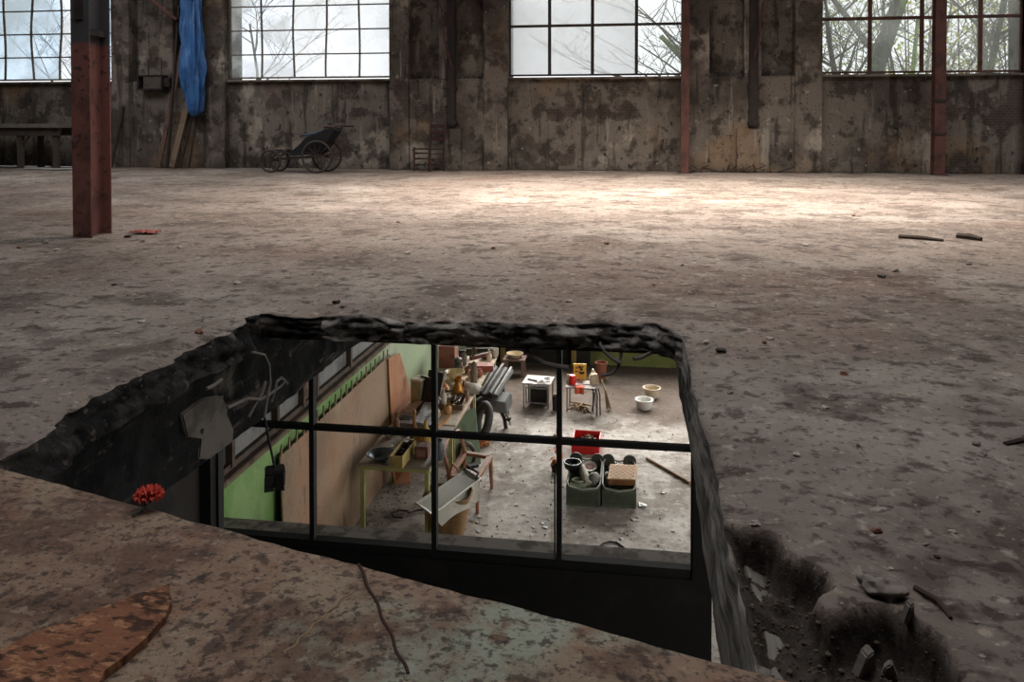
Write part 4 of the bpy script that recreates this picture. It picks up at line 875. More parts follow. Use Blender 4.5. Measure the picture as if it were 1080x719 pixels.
p = on(509, 392); t = thing('red_box', 'low dull red box in the middle of the far work table', 'box', (p[0], p[1] + .1, ZTB), .15); MB().box(-.15, .15, -.11, .11, 0, .07).build('box_body', m_redlac, t, bevel=.006); MB().box(-.155, .155, -.115, .115, .07, .09).build('lid', m_redlac, t, bevel=.005)
p = on(506, 383); t = thing('hand_plane', 'long dark wooden plane with raised handle lying over the red box', 'tool', (p[0] + .02, p[1], ZTB + .09), .9); MB().box(-.22, .22, -.035, .035, 0, .06).build('stock', plain('brown_beech', (96, 62, 50), .6), t, bevel=.01); MB().tube([(-.16, 0, .06), (-.2, 0, .14), (-.15, 0, .2), (-.1, 0, .12)], .018, 8).build('handle', plain('dark_beech', (84, 56, 46), .6), t, smooth=True)
for px, py, r_, h, col_, lab in ((493, 393, .05, .09, (110, 74, 60), 'small red brown cup beside the carved figure'), (496, 388, .04, .07, (176, 160, 142), 'small pale cup beside the dark plane'), (477, 410, .035, .08, (186, 170, 150), 'little pale cup between the copper lamp and the brass jug'),
                                 (513, 378, .09, .08, (58, 52, 50), 'dark pan at the far aisle corner of the tables'), (522, 376, .06, .13, (190, 178, 162), 'whitish pot on the far corner of the tables'), (512, 388, .04, .06, (196, 150, 128), 'small pinkish cup on the aisle edge of the far table'), (470, 396, .04, .1, (150, 136, 112), 'dull beige beaker against the wall behind the cream basin'), (475, 418, .04, .06, (160, 138, 112), 'small beige dish in front of the copper lamp')):
    pot('cup' if r_ < .06 else 'pot', lab, 'cup' if r_ < .06 else 'pot', on(px, py), [(r_ * .75, 0), (r_, h * .5), (r_ * .95, h)], plain('glaze_%d' % px, col_, .5, .2), 18)
p = on(506, 372); tag(MB().bar((p[0] - .25, p[1] - .02, ZTB + .04), (p[0] + .3, p[1] + .1, ZTB + .05), .08, .05).build('dark_bar', m_junk, bevel=.008), 'long dark bar lying across the far end of the tables', 'bar')
p = on(484, 428); pot('saucer', 'pale saucer at the near end of the far work table', 'dish', p, [(.05, 0), (.09, .02), (.095, .022)], m_cream)
# small clutter between the larger pieces
rnd = random.Random(17)
CL = [(467, 414, 'bottle', 'little amber bottle at the wall side of the far table beside the lamp', (158, 104, 52)), (472, 424, 'jar', 'pale squat jar at the near wall corner of the far table', (206, 192, 168)), (491, 422, 'jar', 'brown squat jar near the near end of the far table', (122, 88, 64)),
      (497, 398, 'jar', 'pink squat jar against the carved figure', (196, 158, 144)), (490, 385, 'bottle', 'tall grey bottle between the dark camera and the carved figure', (132, 126, 118)), (505, 397, 'jar', 'rust brown squat jar on the aisle edge beside the red box', (148, 88, 62)), (516, 384, 'bottle', 'cream bottle on the aisle edge near the far corner', (210, 194, 170)),
      (478, 386, 'jar', 'white squat jar in front of the divided crate', (214, 206, 194)), (500, 377, 'bottle', 'dark green bottle near the far end of the tables', (62, 70, 56)), (472, 436, 'jar', 'ochre squat jar on the wall side of the tool tray', (176, 132, 76)), (468, 428, 'bottle', 'white bottle between the newspapers and the tool tray', (204, 196, 184)), (460, 440, 'jar', 'beige squat jar in front of the white bottle', (186, 164, 136)),
      (410, 461, 'jar', 'pale squat jar near the wall on the nearest work table', (190, 182, 170)), (418, 456, 'bottle', 'brown bottle near the wall on the nearest work table', (112, 80, 60)), (455, 459, 'jar', 'black squat jar at the aisle side of the nearest work table', (52, 48, 46))]
for px, py, kd, lab, col_ in CL:
    pr = [(.028, 0), (.032, .02), (.032, .12), (.012, .16), (.012, .2), (.016, .205)] if kd == 'bottle' else [(.035, 0), (.045, .03), (.042, .07), (.03, .085), (.034, .1)]
    pot(kd, lab, kd, on(px, py), [(a * 1.25, b_ * 1.15) for a, b_ in pr], plain('clutter_%d' % px, col_, .45, .2), 16)
# --- grey ribbed machine on curved legs
m_mach = plain('grey_machine_casting', (122, 122, 120), .5, .25, 10, .3); m_machl = plain('bright_machine_edge', (168, 166, 162), .4, .2, 10, .4)
c = at_Y(519, 410, 12.35); t = thing('ribbed_machine', 'grey ribbed metal machine on bent dark legs in the aisle beside the far table', 'machine', (c.x, 12.35, ZL)); hz = c.z - ZL
R = RZ(-.22) @ RX(.30)
f = MB()
for k in range(5): f.tube([R @ Vector((-.17 + .085 * k, -.34, .02 * (k % 2))), R @ Vector((-.17 + .085 * k, .34, .02 * (k % 2)))], .046, 10)
o_ = f.build('ribbed_bed', m_mach, t, smooth=True, loc=(0, .08, hz + .08))
f = MB(); f.box(-.19, -.15, -.37, .37, .05, .075, R); f.box(.0, .03, -.4, .42, .05, .075, R); f.box(.16, .19, -.37, .37, .04, .06, R); f.build('rails', m_machl, t, loc=(0, .08, hz + .08))
MB().box(-.15, .15, -.14, .14, -.1, .1, R).build('gear_case', m_mach, t, loc=(.16, -.22, hz - .12), bevel=.015)
MB().box(-.2, .1, -.16, .1, -.12, .08, R).build('motor', m_junk, t, loc=(-.05, -.28, hz - .1), bevel=.02)
MB().tube([(-.08, -.42, hz + .02), (-.24, -.52, hz - .06)], .014, 8).build('crank', m_machl, t); MB().tube([(.24, -.26, hz - .18), (.34, -.34, hz - .42)], .016, 8).build('lever', m_machl, t)
m_bl = plain('dark_bent_leg', (48, 42, 39), .6)
MB().tube([(.1, -.2, hz - .2), (.18, -.26, hz * .5), (.24, -.3, hz * .28), (.27, -.34, 0)], [.04, .035, .028, .03], 10).build('leg', m_bl, t, smooth=True)
MB().tube([(-.1, -.2, hz - .2), (-.2, -.26, hz * .5), (-.16, -.32, hz * .25), (-.2, -.36, 0)], [.04, .035, .028, .03], 10).build('leg', m_bl, t, smooth=True)
for sx in (-1, 1): MB().tube([(sx * .1, .25, hz), (sx * .16, .25, hz * .5), (sx * .2, .25, 0)], [.035, .03, .03], 10).build('leg', m_bl, t, smooth=True)
MB().tube([(.24, -.3, hz * .28), (.32, -.33, hz * .26), (.34, -.34, hz * .36)], .02, 8).build('pedal', m_bl, t, smooth=True)
# tyre and small orange brown tool by the tables
p = at_z(509, 466, ZL); tag(MB().torus((0, 0, .27), .21, .06, 'X', 36, 12, 1, 1, RZ(.5) @ RY(.28)).build('tyre', plain('dusty_tyre', (74, 71, 68), .8), smooth=True, loc=(p.x - .02, p.y + .15, ZL - .01)), 'worn black tyre standing on the floor beside the middle table', 'tyre')
p = at_z(511, 470, ZL); t = thing('wooden_clamp', 'small orange brown wooden clamp on the floor in front of the tyre', 'clamp', p); mm = plain('orange_brown_wood', (170, 108, 66), .6)
MB().box(-.09, .07, -.03, .03, 0, .05, RZ(.5)).build('jaw', mm, t, bevel=.008); MB().box(-.05, .1, .06, .11, .0, .05, RZ(.5)).build('jaw', mm, t, bevel=.008); MB().tube([(0, -.04, .025), (-.06, .12, .03)], .014, 8).build('screw', m_junk, t)
# --- green board with a dark oval frame
m_gb = plain('grey_green_board', (104, 116, 92), .8, .2, 5)
B0 = at_z(478, 499, ZL); B1 = at_z(507, 489, ZL); bt0 = at_z(474, 438, -2.98); bt1 = bt0 + (B1 - B0) * .97
tag(MB().prism([B0, B1, bt1, bt0], (.0, .02, 0)).build('green_panel', m_gb), 'grey green panel leaning against the aisle side of the middle table', 'board')
nrm = (B1 - B0).cross(bt0 - B0).normalized(); nrm = nrm if nrm.y < 0 else -nrm
cc = None
d = ray(493, 480); tpar = (B0 + nrm * .045 - Vector((0, 0, H))).dot(nrm) / d.dot(nrm); cc = Vector((0, 0, H)) + d * tpar
up = (bt0 - B0).normalized(); xx = up.cross(nrm).normalized(); up = nrm.cross(xx)
Rm = Matrix((xx, up, nrm)).transposed()
t = thing('oval_frame', 'dark oval picture frame propped on the grey green panel', 'frame', cc); MB().torus((0, 0, 0), .115, .026, 'Z', 40, 10, 1, 1.25, Rm).build('frame_ring', plain('dark_brown_moulding', (66, 52, 46), .5), t, smooth=True)
MB().lathe([(0, -.012), (.115, -.012), (.115, -.004), (0, -.004)], 40, sx=1, sy=1.25, rot=Rm).build('backing', m_gb, t)
# --- low wooden chair
m_cw = plain('worn_orange_brown_wood', (146, 104, 78), .6, .25, 8)
zs = ZL + .42; cs = [at_z(*q, zs) for q in ((517, 480), (503, 502), (474, 500), (490, 476))]
c = sum(cs, Vector()) / 4; c.z = ZL; t = thing('wooden_chair', 'worn brown wooden chair with an open seat frame behind the wicker basket', 'chair', c)
f = MB()
for a, b_ in zip(cs, cs[1:] + cs[:1]): f.bar(a - c + Vector((0, 0, -.02)), b_ - c + Vector((0, 0, -.02)), .075, .04)
f.build('seat_frame', m_cw, t, bevel=.005)
for i, q in enumerate(cs):
    l = q - c; out = Vector((l.x, l.y, 0)) * 1.08; back = i in (2, 3)
    MB().tube([(out.x, out.y, 0), (l.x, l.y, zs - ZL)] + ([(l.x * 1.15 - .05, l.y, zs - ZL + .28)] if back else []), [.02, .028] + ([.022] if back else []), 8).build('back_post' if back else 'leg', m_cw, t, smooth=True)
l2, l3 = cs[2] - c, cs[3] - c
MB().tube([Vector((l2.x * 1.15 - .05, l2.y, zs - ZL + .26)), (l2 + l3) / 2 * 1.15 + Vector((-.07, 0, .27)), Vector((l3.x * 1.15 - .05, l3.y, zs - ZL + .26))], .022, 8).build('top_rail', m_cw, t, smooth=True)
MB().tube([l2 + Vector((0, 0, .0)), l2 + Vector((.05, -.03, .14)), l2.lerp(cs[1] - c, .45) + Vector((0, -.02, .02))], .014, 8).build('arm_hoop', m_cw, t, smooth=True)
tag(MB().box(-.07, .07, -.05, .05, 0, .03, RZ(.6)).build('leather_scrap', m_junk, loc=cs[1].lerp(cs[3], .35) + Vector((0, 0, .001)), bevel=.01), 'dark scrap lying on the open seat frame of the wooden chair', 'scrap')
# --- wicker basket with enamel tray and cloth over it
m_wick = mat('wicker', sr(150, 118, 80), [(sr(92, 68, 46), 40, .0, 1, .7, (1, 1, .25), 'wave'), (sr(174, 142, 100), 12, .55, .7, .5)], .8, [(60, .8, (1, 1, .3))])
bc = at_z(467, 571, ZL); t = thing('wicker_basket', 'tapered wicker basket on the floor in front of the wooden chair', 'basket', (bc.x + .01, bc.y + .22, ZL))
f = MB(); n = 56; rows = 26; zt_ = .43
def bk(u, v):
    a = 2 * PI * u; k = .74 + .34 * v; sq = (abs(math.cos(a)) ** 4 + abs(math.sin(a)) ** 4) ** -.25
    w_ = 1 + .018 * math.sin(v * rows * PI + (int(u * n) % 2) * PI); return (.235 * k * sq * math.cos(a) * w_, .20 * k * sq * math.sin(a) * w_, zt_ * v)
f.sheet(bk, n * 2, rows * 2, .012); f.build('weave', m_wick, t, smooth=True)
f = MB(); f.tube([bk(i / 48, 1) for i in range(49)], .014, 8); f.build('rim', m_wick, t, smooth=True); MB().lathe([(0, 0), (.16, 0), (.16, .015), (0, .015)], 24, sx=1.1).build('bottom', m_wick, t)
zt = ZL + .47; tq = [at_z(*q, zt) for q in ((438, 531), (456, 544), (507, 508), (491, 498))]
c = sum(tq, Vector()) / 4; t = thing('enamel_tray', 'long grey white enamel tray lying across the wicker basket', 'tray', c)
m_en = mat('chipped_grey_white_enamel', sr(178, 176, 166), [(sr(140, 138, 128), 3, .48, .64, .6), (sr(198, 196, 188), 6, .55, .7, .5)], .35, (), spec=.5)
def trf(u, v):
    a = tq[0].lerp(tq[1], v).lerp(tq[3].lerp(tq[2], v), u) - c; e = min(u * 2.2, (1 - u) * 2.2, v, 1 - v); 
    return a + Vector((0, 0, .022 * (1 - min(1, e / .12)) ** 2 + .03 * (u - .5)))
MB().sheet(trf, 40, 20, .006).build('tray_pan', m_en, t, smooth=True)
f = MB(); f.tube([trf(0, i / 10) + Vector((0, 0, .004)) for i in range(11)] + [trf(i / 20, 1) + Vector((0, 0, .004)) for i in range(1, 21)] + [trf(1, 1 - i / 10) + Vector((0, 0, .004)) for i in range(1, 11)], .009, 6); f.build('rolled_rim', plain('pale_rim', (206, 202, 194), .4), t, smooth=True)
MB().tube([trf(1, .1) + Vector((-.02, -.08, .03)), trf(1, .15) + Vector((.0, 0, .05)), trf(1, .85) + Vector((0, 0, .05)), trf(1, .95) + Vector((-.03, -.08, .03))], .012, 8).build('handle', m_junk, t, smooth=True)
cl = [at_z(*q, ZL + .41) for q in ((457, 549), (466, 552), (507, 522), (504, 508))]
tag(MB().sheet(lambda u, v: cl[0].lerp(cl[1], v).lerp(cl[3].lerp(cl[2], v), u) + Vector((0, 0, .03 - .06 * v + .02 * math.sin(u * 6))), 16, 8, .004).build('cloth', plain('off_white_cloth', (188, 182, 168), .95), smooth=True), 'off-white cloth tucked between the enamel tray and the wicker basket', 'cloth')
# --- two low tables near the back
m_gmetal = plain('grey_tube', (150, 146, 142), .5, .2, 10, .2); m_gtop = plain('pinkish_grey_top', (160, 148, 144), .7, .2, 8)
ZD = ZL + .39
def low_table(label, x0, x1, y0, y1, mt, ml, skew=0):
    t = thing('low_table', label, 'table', ((x0 + x1) / 2, (y0 + y1) / 2, ZL), skew); hx, hy, h = (x1 - x0) / 2, (y1 - y0) / 2, ZD - ZL
    MB().box(-hx, hx, -hy, hy, h - .022, h).build('table_top', mt, t, bevel=.004)
    for sx in (-1, 1):
        for sy in (-1, 1): MB().tube([(sx * (hx - .03), sy * (hy - .03), 0), (sx * (hx - .03), sy * (hy - .03), h - .02)], .013, 8).build('leg', ml, t)
    return t
t = low_table('low grey metal table with a frame and dark panel beneath its top', -1.80, -1.34, 12.95, 13.4, m_gtop, m_gmetal, -.08)
f = MB()
for z in (.06, .30): f.tube([(-.17, -.16, z), (.19, -.16, z)], .012, 6)
for x in (-.17, -.11, .19): f.tube([(x, -.16, .06), (x, -.16, .30)], .012, 6)
f.build('front_frame', m_gmetal, t); f = MB(); f.box(-.14, .16, -.12, .1, .05, .27); f.build('dark_panel', m_junk, t)
tz = lambda px, py: at_z(px, py, ZD)
p = tz(561, 401); t = thing('wrench', 'dark wrench lying on the low grey metal table', 'tool', p, -.5); MB().bar((-.08, 0, .012), (.08, 0, .012), .025, .012).build('shank', m_junk, t); MB().torus((.1, 0, .012), .025, .009, 'Z', 16, 6).build('jaw', m_junk, t)
m_steel = plain('bright_steel', (176, 172, 166), .35, .2, 10, .5)
p = tz(571, 404); t = thing('clamp', 'bright steel clamp at the aisle end of the low grey metal table', 'clamp', p, .4); MB().torus((0, 0, .03), .05, .013, 'Z', 20, 8, 1.2, .8).build('frame_ring', m_steel, t, smooth=True); MB().tube([(.05, 0, .03), (.13, -.05, .03)], .01, 8).build('screw', m_steel, t)
p = tz(577, 401); pot('dish', 'small grey metal dish beside the bright steel clamp', 'dish', p, [(.04, 0), (.06, .03), (.062, .04)], m_steel, 18)
p = at_z(586, 424, ZL + .12); pot('can', 'dark can hanging at the end of the low grey metal table', 'can', (p.x, p.y, ZL), [(.05, 0), (.05, .22), (.048, .23)], m_junk, 16)
t = low_table('low table holding a yellow book and a red cloth', -1.10, -.63, 12.85, 13.25, m_gtop, m_gmetal, -.05)
p = tz(611, 402); t = thing('book', 'yellow book with a dark pattern standing on the low table', 'book', (p.x, p.y + .1, ZD), .05)
R = RX(-.12); MB().box(-.105, .105, -.02, .02, 0, .25, R).build('cover', plain('yellow_cover', (208, 164, 62), .6, .15), t, bevel=.004)
f = MB()
for k in range(14): a = rnd.uniform(-.06, .06); z = rnd.uniform(.07, .2); f.box(a - .02, a + .02, -.024, -.02, z, z + .02, R)
f.build('cover_pattern', m_junk, t)
p = tz(603.5, 406); t = thing('red_can', 'bright red jug beside the yellow book', 'jug', (p.x, p.y + .04, ZD)); m_red = plain('bright_red_plastic', (206, 42, 40), .4, .15)
MB().lathe([(0, 0), (.05, 0), (.052, .1), (.04, .13), (.045, .15), (0, .15)], 20).build('body', m_red, t, smooth=True); MB().tube([(.045, 0, .12), (.085, 0, .1), (.08, 0, .04), (.05, 0, .03)], .008, 8).build('handle', m_red, t, smooth=True)
p0 = tz(607, 406); p1 = tz(616.5, 407)
tag(MB().sheet(lambda u, v: (p0.x + (p1.x - p0.x) * u, 12.84 - .012 * math.sin(u * 9) - (.0 if v > .3 else 0) + (.12 * (1 - v / .3) if v < .3 else 0), ZD + .008 - (0 if v < .3 else (v - .3) * .14)), 12, 10, .004).build('red_cloth', plain('orange_red_cloth', (196, 92, 66), .9), smooth=True), 'orange red cloth hanging over the front edge of the low table', 'cloth')
p0 = tz(620, 406); tag(MB().box(-.08, .09, -.05, .12, 0, .012).build('papers', plain('cream_paper', (206, 196, 182), .9), loc=(p0.x, p0.y + .06, ZD), bevel=.002), 'cream papers lying on the low table beside the yellow book', 'papers')
p = tz(598, 405); pot('bottle', 'small white bottle on the corner of the low table', 'bottle', (p.x + .02, p.y + .05, ZD), [(.035, 0), (.035, .07), (.012, .11), (.012, .14)], m_pale, 16)
p = tz(625, 401); pot('funnel', 'white cone shaped funnel standing on the low table', 'funnel', (p.x, p.y + .12, ZD), [(.07, 0), (.05, .05), (.015, .15)], m_pale, 18)
p = tz(627, 406); t = thing('paper_bag', 'tan paper bag at the aisle end of the low table', 'bag', (p.x - .01, p.y + .06, ZD), .2); MB().prism([(-.07, -.05, 0), (.07, -.05, 0), (.08, -.04, .1), (.05, -.02, .16), (-.06, -.03, .15)], (0, .1, 0)).build('bag_body', plain('tan_paper', (186, 166, 140), .9), t, bevel=.01)
# straps and broom at its end
m_strap = plain('black_strap', (38, 34, 33), .7)
f = MB()
for k, x in enumerate((-.02, .03, .07)): f.tube([(-.66 + x, 12.83, ZD + .01), (-.63 + x, 12.79, ZD - .08), (-.65 + x * 1.4, 12.78, ZD - .34 - .05 * k)], .011, 6)
tag(f.build('straps', m_strap), 'black straps hanging from the end of the low table', 'strap')
t = thing('hand_broom', 'straw broom leaning against the end of the low table', 'broom', (-.52, 13.1, ZL))
MB().tube([(-.03, .0, .46), (.03, -.02, .3)], .013, 8).build('handle', plain('pale_broom_stick', (176, 160, 132), .8), t); f = MB(); rnd = random.Random(9)
for k in range(34): a = rnd.uniform(-.05, .05); f.tube([(.03 + a * .2, -.02, .3), (.10 + a, -.06 + rnd.uniform(-.05, .05), .02)], .004, 4)
f.build('bristles', plain('dusty_straw', (140, 116, 88), .95), t)
f = MB(); 
for k in range(16): f.tube([(-.9 + rnd.uniform(-.16, .2), 13.0 + rnd.uniform(-.2, .2), ZL + .012 + .01 * k * .3), (-.9 + rnd.uniform(-.16, .2), 13.0 + rnd.uniform(-.2, .2), ZL + .014 + .01 * k * .3)], .012, 5)
f = f.build('wood_scraps', plain('scrap_wood', (128, 104, 76), .9)); f['kind'] = 'stuff'; tag(f, 'wood scraps lying under the low table with the yellow book', 'scraps')
p = at_z(625, 441, ZL); tag(MB().rock((0, 0, .03), .035, 3, .9, 2).build('white_lump', m_pale, loc=p, smooth=True), 'small white lump on the floor below the black straps', 'lump')
# --- brown clay pot, stool with basin, two tubs
m_clay = plain('brown_clay', (142, 92, 72), .75, .2, 8)
p = at_z(634, 400, ZL); pot('clay_pot', 'tall brown clay pot with a dark mouth standing behind the low tables', 'pot', (p.x, p.y, ZL), [(.075, 0), (.085, .03), (.10, .26), (.115, .28), (.115, .31)], m_clay, 28, .012)
p = at_z(543, 394, ZL); t = thing('stool', 'pinkish brown stool carrying a cream basin at the dark back wall', 'stool', (p.x, p.y, ZL)); hs = .3
m_pk = plain('pinkish_brown_wood', (134, 108, 100), .75)
MB().box(-.2, .2, -.17, .17, hs - .03, hs).build('seat', m_pk, t, bevel=.006)
for sx in (-1, 1):
    for sy in (-1, 1): MB().bar((sx * .17, sy * .14, 0), (sx * .15, sy * .12, hs - .03), .035, .035).build('leg', m_pk, t)
pot('basin', 'cream oval basin standing on the pinkish brown stool', 'basin', (p.x, p.y + .02, ZL + hs), [(.09, 0), (.13, .05), (.15, .065), (.155, .075)], m_cream, 28, sx=1, sy=1)
m_tub = plain('cream_plastic_tub', (196, 180, 156), .5, .12, 8); m_tubw = plain('white_enamel_tub', (204, 202, 196), .35, .1, 8)
p = at_z(687.5, 421, ZL); pot('tub', 'cream tub on the floor near the back wall, the further of two', 'tub', (p.x, p.y + .12, ZL), [(.10, 0), (.115, .05), (.135, .15), (.148, .155)], m_tub, 32, .008, rim=(.010, m_tub))
p = at_z(679.5, 433, ZL); pot('tub', 'white enamel tub with a thick rim on the floor, the nearer of two', 'tub', (p.x, p.y + .12, ZL), [(.11, 0), (.13, .05), (.135, .13), (.145, .135)], m_tubw, 32, .02, rim=(.016, m_tubw))
# --- red crate
cr = [at_z(*q, ZL) for q in ((602, 479), (633, 480))]; cx = (cr[0].x + cr[1].x) / 2
t = thing('red_crate', 'bright red plastic crate on the floor behind the two green baskets', 'crate', (cx, 11.45, ZL), -.02)
f = MB(); w, d, h = .19, .23, .15
f.box(-w, w, -d, d, 0, .012); f.box(-w, w, -d, -d + .012, .012, h * .72); f.box(-w, w, d - .012, d, .012, h); f.box(-w, -w + .012, -d + .012, d - .012, .012, h); f.box(w - .012, w, -d + .012, d - .012, .012, h); f.build('crate_body', m_red, t)
f = MB(); f.tube([(-w, -d, h * .72), (-w, d, h), (w, d, h), (w, -d, h * .72), (-w, -d, h * .72)], .012, 6); f.build('rim', m_red, t)
pot('bowl', 'small beige bowl inside the red crate', 'bowl', (cx - .1, 11.36, ZL + .08), [(.03, 0), (.06, .03), (.075, .05)], m_cream, 20)
for k, (dx, dy, col_, lab) in enumerate(((.02, .02, (150, 126, 106), 'brown crumpled leather piece in the middle of the red crate'), (.10, -.02, (214, 190, 170), 'pale crumpled cloth in the red crate beside the brown leather'), (.0, .14, (110, 88, 76), 'dark crumpled rag at the back of the red crate'), (.05, -.13, (206, 182, 152), 'beige crumpled cloth at the front of the red crate'))):
    tag(MB().rock((0, 0, 0), .075, k * 2.3 + 1, .6, 3).build('rag', plain('rag_%d' % k, col_, .9), loc=(cx + dx, 11.45 + dy, ZL + .085), smooth=True), lab, 'rag')
# --- two green grey baskets
m_bask = mat('green_grey_plastic', sr(98, 106, 88), [(sr(74, 82, 68), 4, .45, .62, .6), (sr(120, 124, 106), 9, .56, .7, .5)], .6, [(30, .1)]); m_bask_in = plain('dark_basket_handle', (62, 66, 58), .5); m_brim = plain('pale_basket_rim', (156, 158, 144), .5, .15)
def basket(label, x, y, rz):
    t = thing('plastic_basket', label, 'basket', (x, y, ZL), rz); hw, hd, hh = .195, .34, .26; f = MB()
    for k in range(15): xx = -hw + .012 + (2 * hw - .024) * k / 14; f.box(xx - .008, xx + .008, -hd - .014, -hd + .008, .04, hh - .05); f.box(xx - .008, xx + .008, hd - .008, hd + .012, .04, hh)
    for k in range(24): yy = -hd + .012 + (2 * hd - .024) * k / 23; f.box(-hw - .004, -hw + .008, yy - .008, yy + .008, .04, hh - .03); f.box(hw - .008, hw + .010, yy - .009, yy + .009, .04, hh - .03)
    f.box(-hw, hw, -hd, hd, 0, .012)
    for s in (-1, 1): f.box(s * hw - .003, s * hw + .003, -hd, hd, .01, hh - .03); f.box(-hw, hw, s * hd - .003, s * hd + .003, .01, hh - (.03 if s > 0 else .05))
    f.build('basket_body', m_bask, t)
    f = MB(); f.tube([(-hw, hd * .7, hh + .03), (-hw, 0, hh - .02), (-hw, -hd * .8, hh - .02), (-hw + .03, -hd - .005, hh - .04), (0, -hd - .012, hh - .065), (hw - .03, -hd - .005, hh - .04), (hw, -hd * .8, hh - .02), (hw, 0, hh - .02), (hw, hd * .7, hh + .03), (hw - .03, hd, hh + .04), (0, hd + .01, hh + .01), (-hw + .03, hd, hh + .04), (-hw, hd * .7, hh + .03)], .012, 8)
    f.build('rim', m_brim, t, smooth=True)
    f = MB(); f.box(-hw - .006, hw + .006, -hd - .020, -hd - .002, hh - .085, hh - .06); f.box(-hw - .006, hw + .006, -hd - .012, -hd, .0, .035); f.build('band', m_bask, t, bevel=.003)
    for s in (-1, 1): MB().lathe([(0, -.012), (.075, -.012), (.082, 0), (.075, .012), (0, .012)], 20, at=(s * (hw - .06), hd - .03, hh + .03), rot=RX(1.15)).build('handle_lobe', m_bask_in, t, smooth=True)
    return t
b1 = at_z(615, 534, ZL); b2 = at_z(652, 535, ZL); X1, X2, YB1 = b1.x, b2.x, b1.y + .36
basket('green grey plastic basket full of plaster pieces with a pink plate', X1, YB1, -.01)
basket('green grey plastic basket carrying the checked tan box', X2, YB1 + .02, .02)
zc = ZL + .2
m_plas = plain('pale_plaster', (176, 170, 152), .85, .2, 8); m_gplas = plain('pale_green_plaster', (158, 164, 136), .8, .2, 8)
p = at_z(603, 487, ZL + .3); tag(MB().tube([(X1 - .10, YB1 + .24, zc + .10), (X1 - .02, YB1, zc + .07), (X1 + .05, YB1 - .24, zc + .0)], [.025, .05, .055], 10).build('plaster_column', m_plas, smooth=True), 'pale tapered plaster column lying in the basket next to the window bar', 'plaster piece')
t = thing('small_box', 'pale green box with a grey hollow top among the plaster pieces', 'box', (X1 - .07, YB1 - .2, zc - .06), .05); MB().box(-.1, .09, -.1, .08, 0, .09).build('box_body', m_gplas, t, bevel=.012); MB().lathe([(0, .03), (.06, .05), (.075, .11), (.068, .11), (.05, .06), (0, .045)], 22).build('hollow', plain('grey_green_cup', (124, 126, 108), .7), t, smooth=True)
tag(MB().prism([(-.06, -.02, 0), (.05, -.05, 0), (.07, .03, .0), (.02, .12, 0), (-.05, .08, 0)], (.02, -.02, .1)).build('plaster_piece', m_plas, loc=(X1 + .1, YB1 - .08, zc - .03), bevel=.008), 'angular pale plaster piece beside the plaster column', 'plaster piece')
tag(MB().lathe([(0, 0), (.07, 0), (.08, .16), (.06, .2), (0, .21)], 18, rot=RX(-.6)).build('grey_jug', plain('grey_jug_glaze', (142, 140, 130), .5), loc=(X1 + .12, YB1 - .22, zc - .08), smooth=True), 'grey rounded pot lying at the front corner of the basket of plaster pieces', 'pot')
t = thing('plate', 'pink and white plate tilted at the back of the basket of plaster pieces', 'plate', (X1 + .05, YB1 + .16, zc + .06)); R = RX(.35)
MB().lathe([(0, 0), (.05, 0), (.085, .012), (.085, .018), (.05, .007), (0, .007)], 28, rot=R).build('dish', m_pale, t, smooth=True); MB().lathe([(.03, .0085), (.05, .0085), (.05, .010), (.03, .010)], 28, rot=R).build('pink_band', plain('pink_glaze', (196, 128, 132), .4), t)
p = at_z(599, 492, ZL + .36); pot('dark_bowl', 'black round bowl standing on the corner of the basket next to the window bar', 'bowl', (X1 - .16, YB1 + .1, ZL + .225), [(.05, 0), (.095, .04), (.115, .1), (.11, .115)], plain('black_bowl', (36, 34, 33), .5), 28, .012)
t = thing('checked_box', 'tan box with a checked lid lying on the further basket', 'box', (X2 + .05, YB1 - .07, ZL + .245), -.06)
R = RX(.10) @ RY(-.05); m_tan = plain('tan_woven', (204, 166, 124), .7, .12, 10); m_tan2 = plain('dark_tan_edge', (152, 106, 66), .7)
MB().box(-.16, .16, -.17, .17, 0, .07, R).build('box_body', m_tan2, t, bevel=.005); MB().box(-.165, .165, -.175, .175, .07, .085, R).build('lid', m_tan, t, bevel=.004)
f = MB()
for k in range(9):
    for j in range(8):
        if (k + j) % 2: f.box(-.15 + .0333 * k, -.15 + .0333 * (k + 1), -.16 + .04 * j, -.16 + .04 * (j + 1), .085, .0865, R)
f.build('check_pattern', plain('darker_check', (182, 140, 98), .7), t)
t = thing('cup', 'white ring shaped cup at the back of the further basket', 'cup', (X2 + .01, YB1 + .22, zc + .02)); MB().torus((0, 0, .04), .05, .022, 'Z', 24, 10).build('ring', m_pale, t, smooth=True)
tag(MB().rock((0, 0, 0), .06, 5, .6, 2).build('crockery_piece', m_pale, loc=(X2 - .08, YB1 + .23, zc + .03)), 'broken white crockery at the back corner of the further basket', 'crockery')
tag(MB().lathe([(0, 0), (.09, 0), (.1, .02), (.1, .05), (0, .06)], 22, rot=RY(1.2)).build('round_tin', plain('olive_grey_tin', (132, 130, 112), .6), loc=(X2 - .14, YB1 - .02, zc - .02), smooth=True), 'olive grey round tin on edge beside the checked tan box', 'tin')
tag(MB().rock((0, 0, 0), .1, 8, .5, 3).build('dark_bundle', m_junk, loc=(X2 + .02, YB1 - .22, zc - .08), smooth=True), 'dark bundle under the front of the checked tan box', 'bundle')
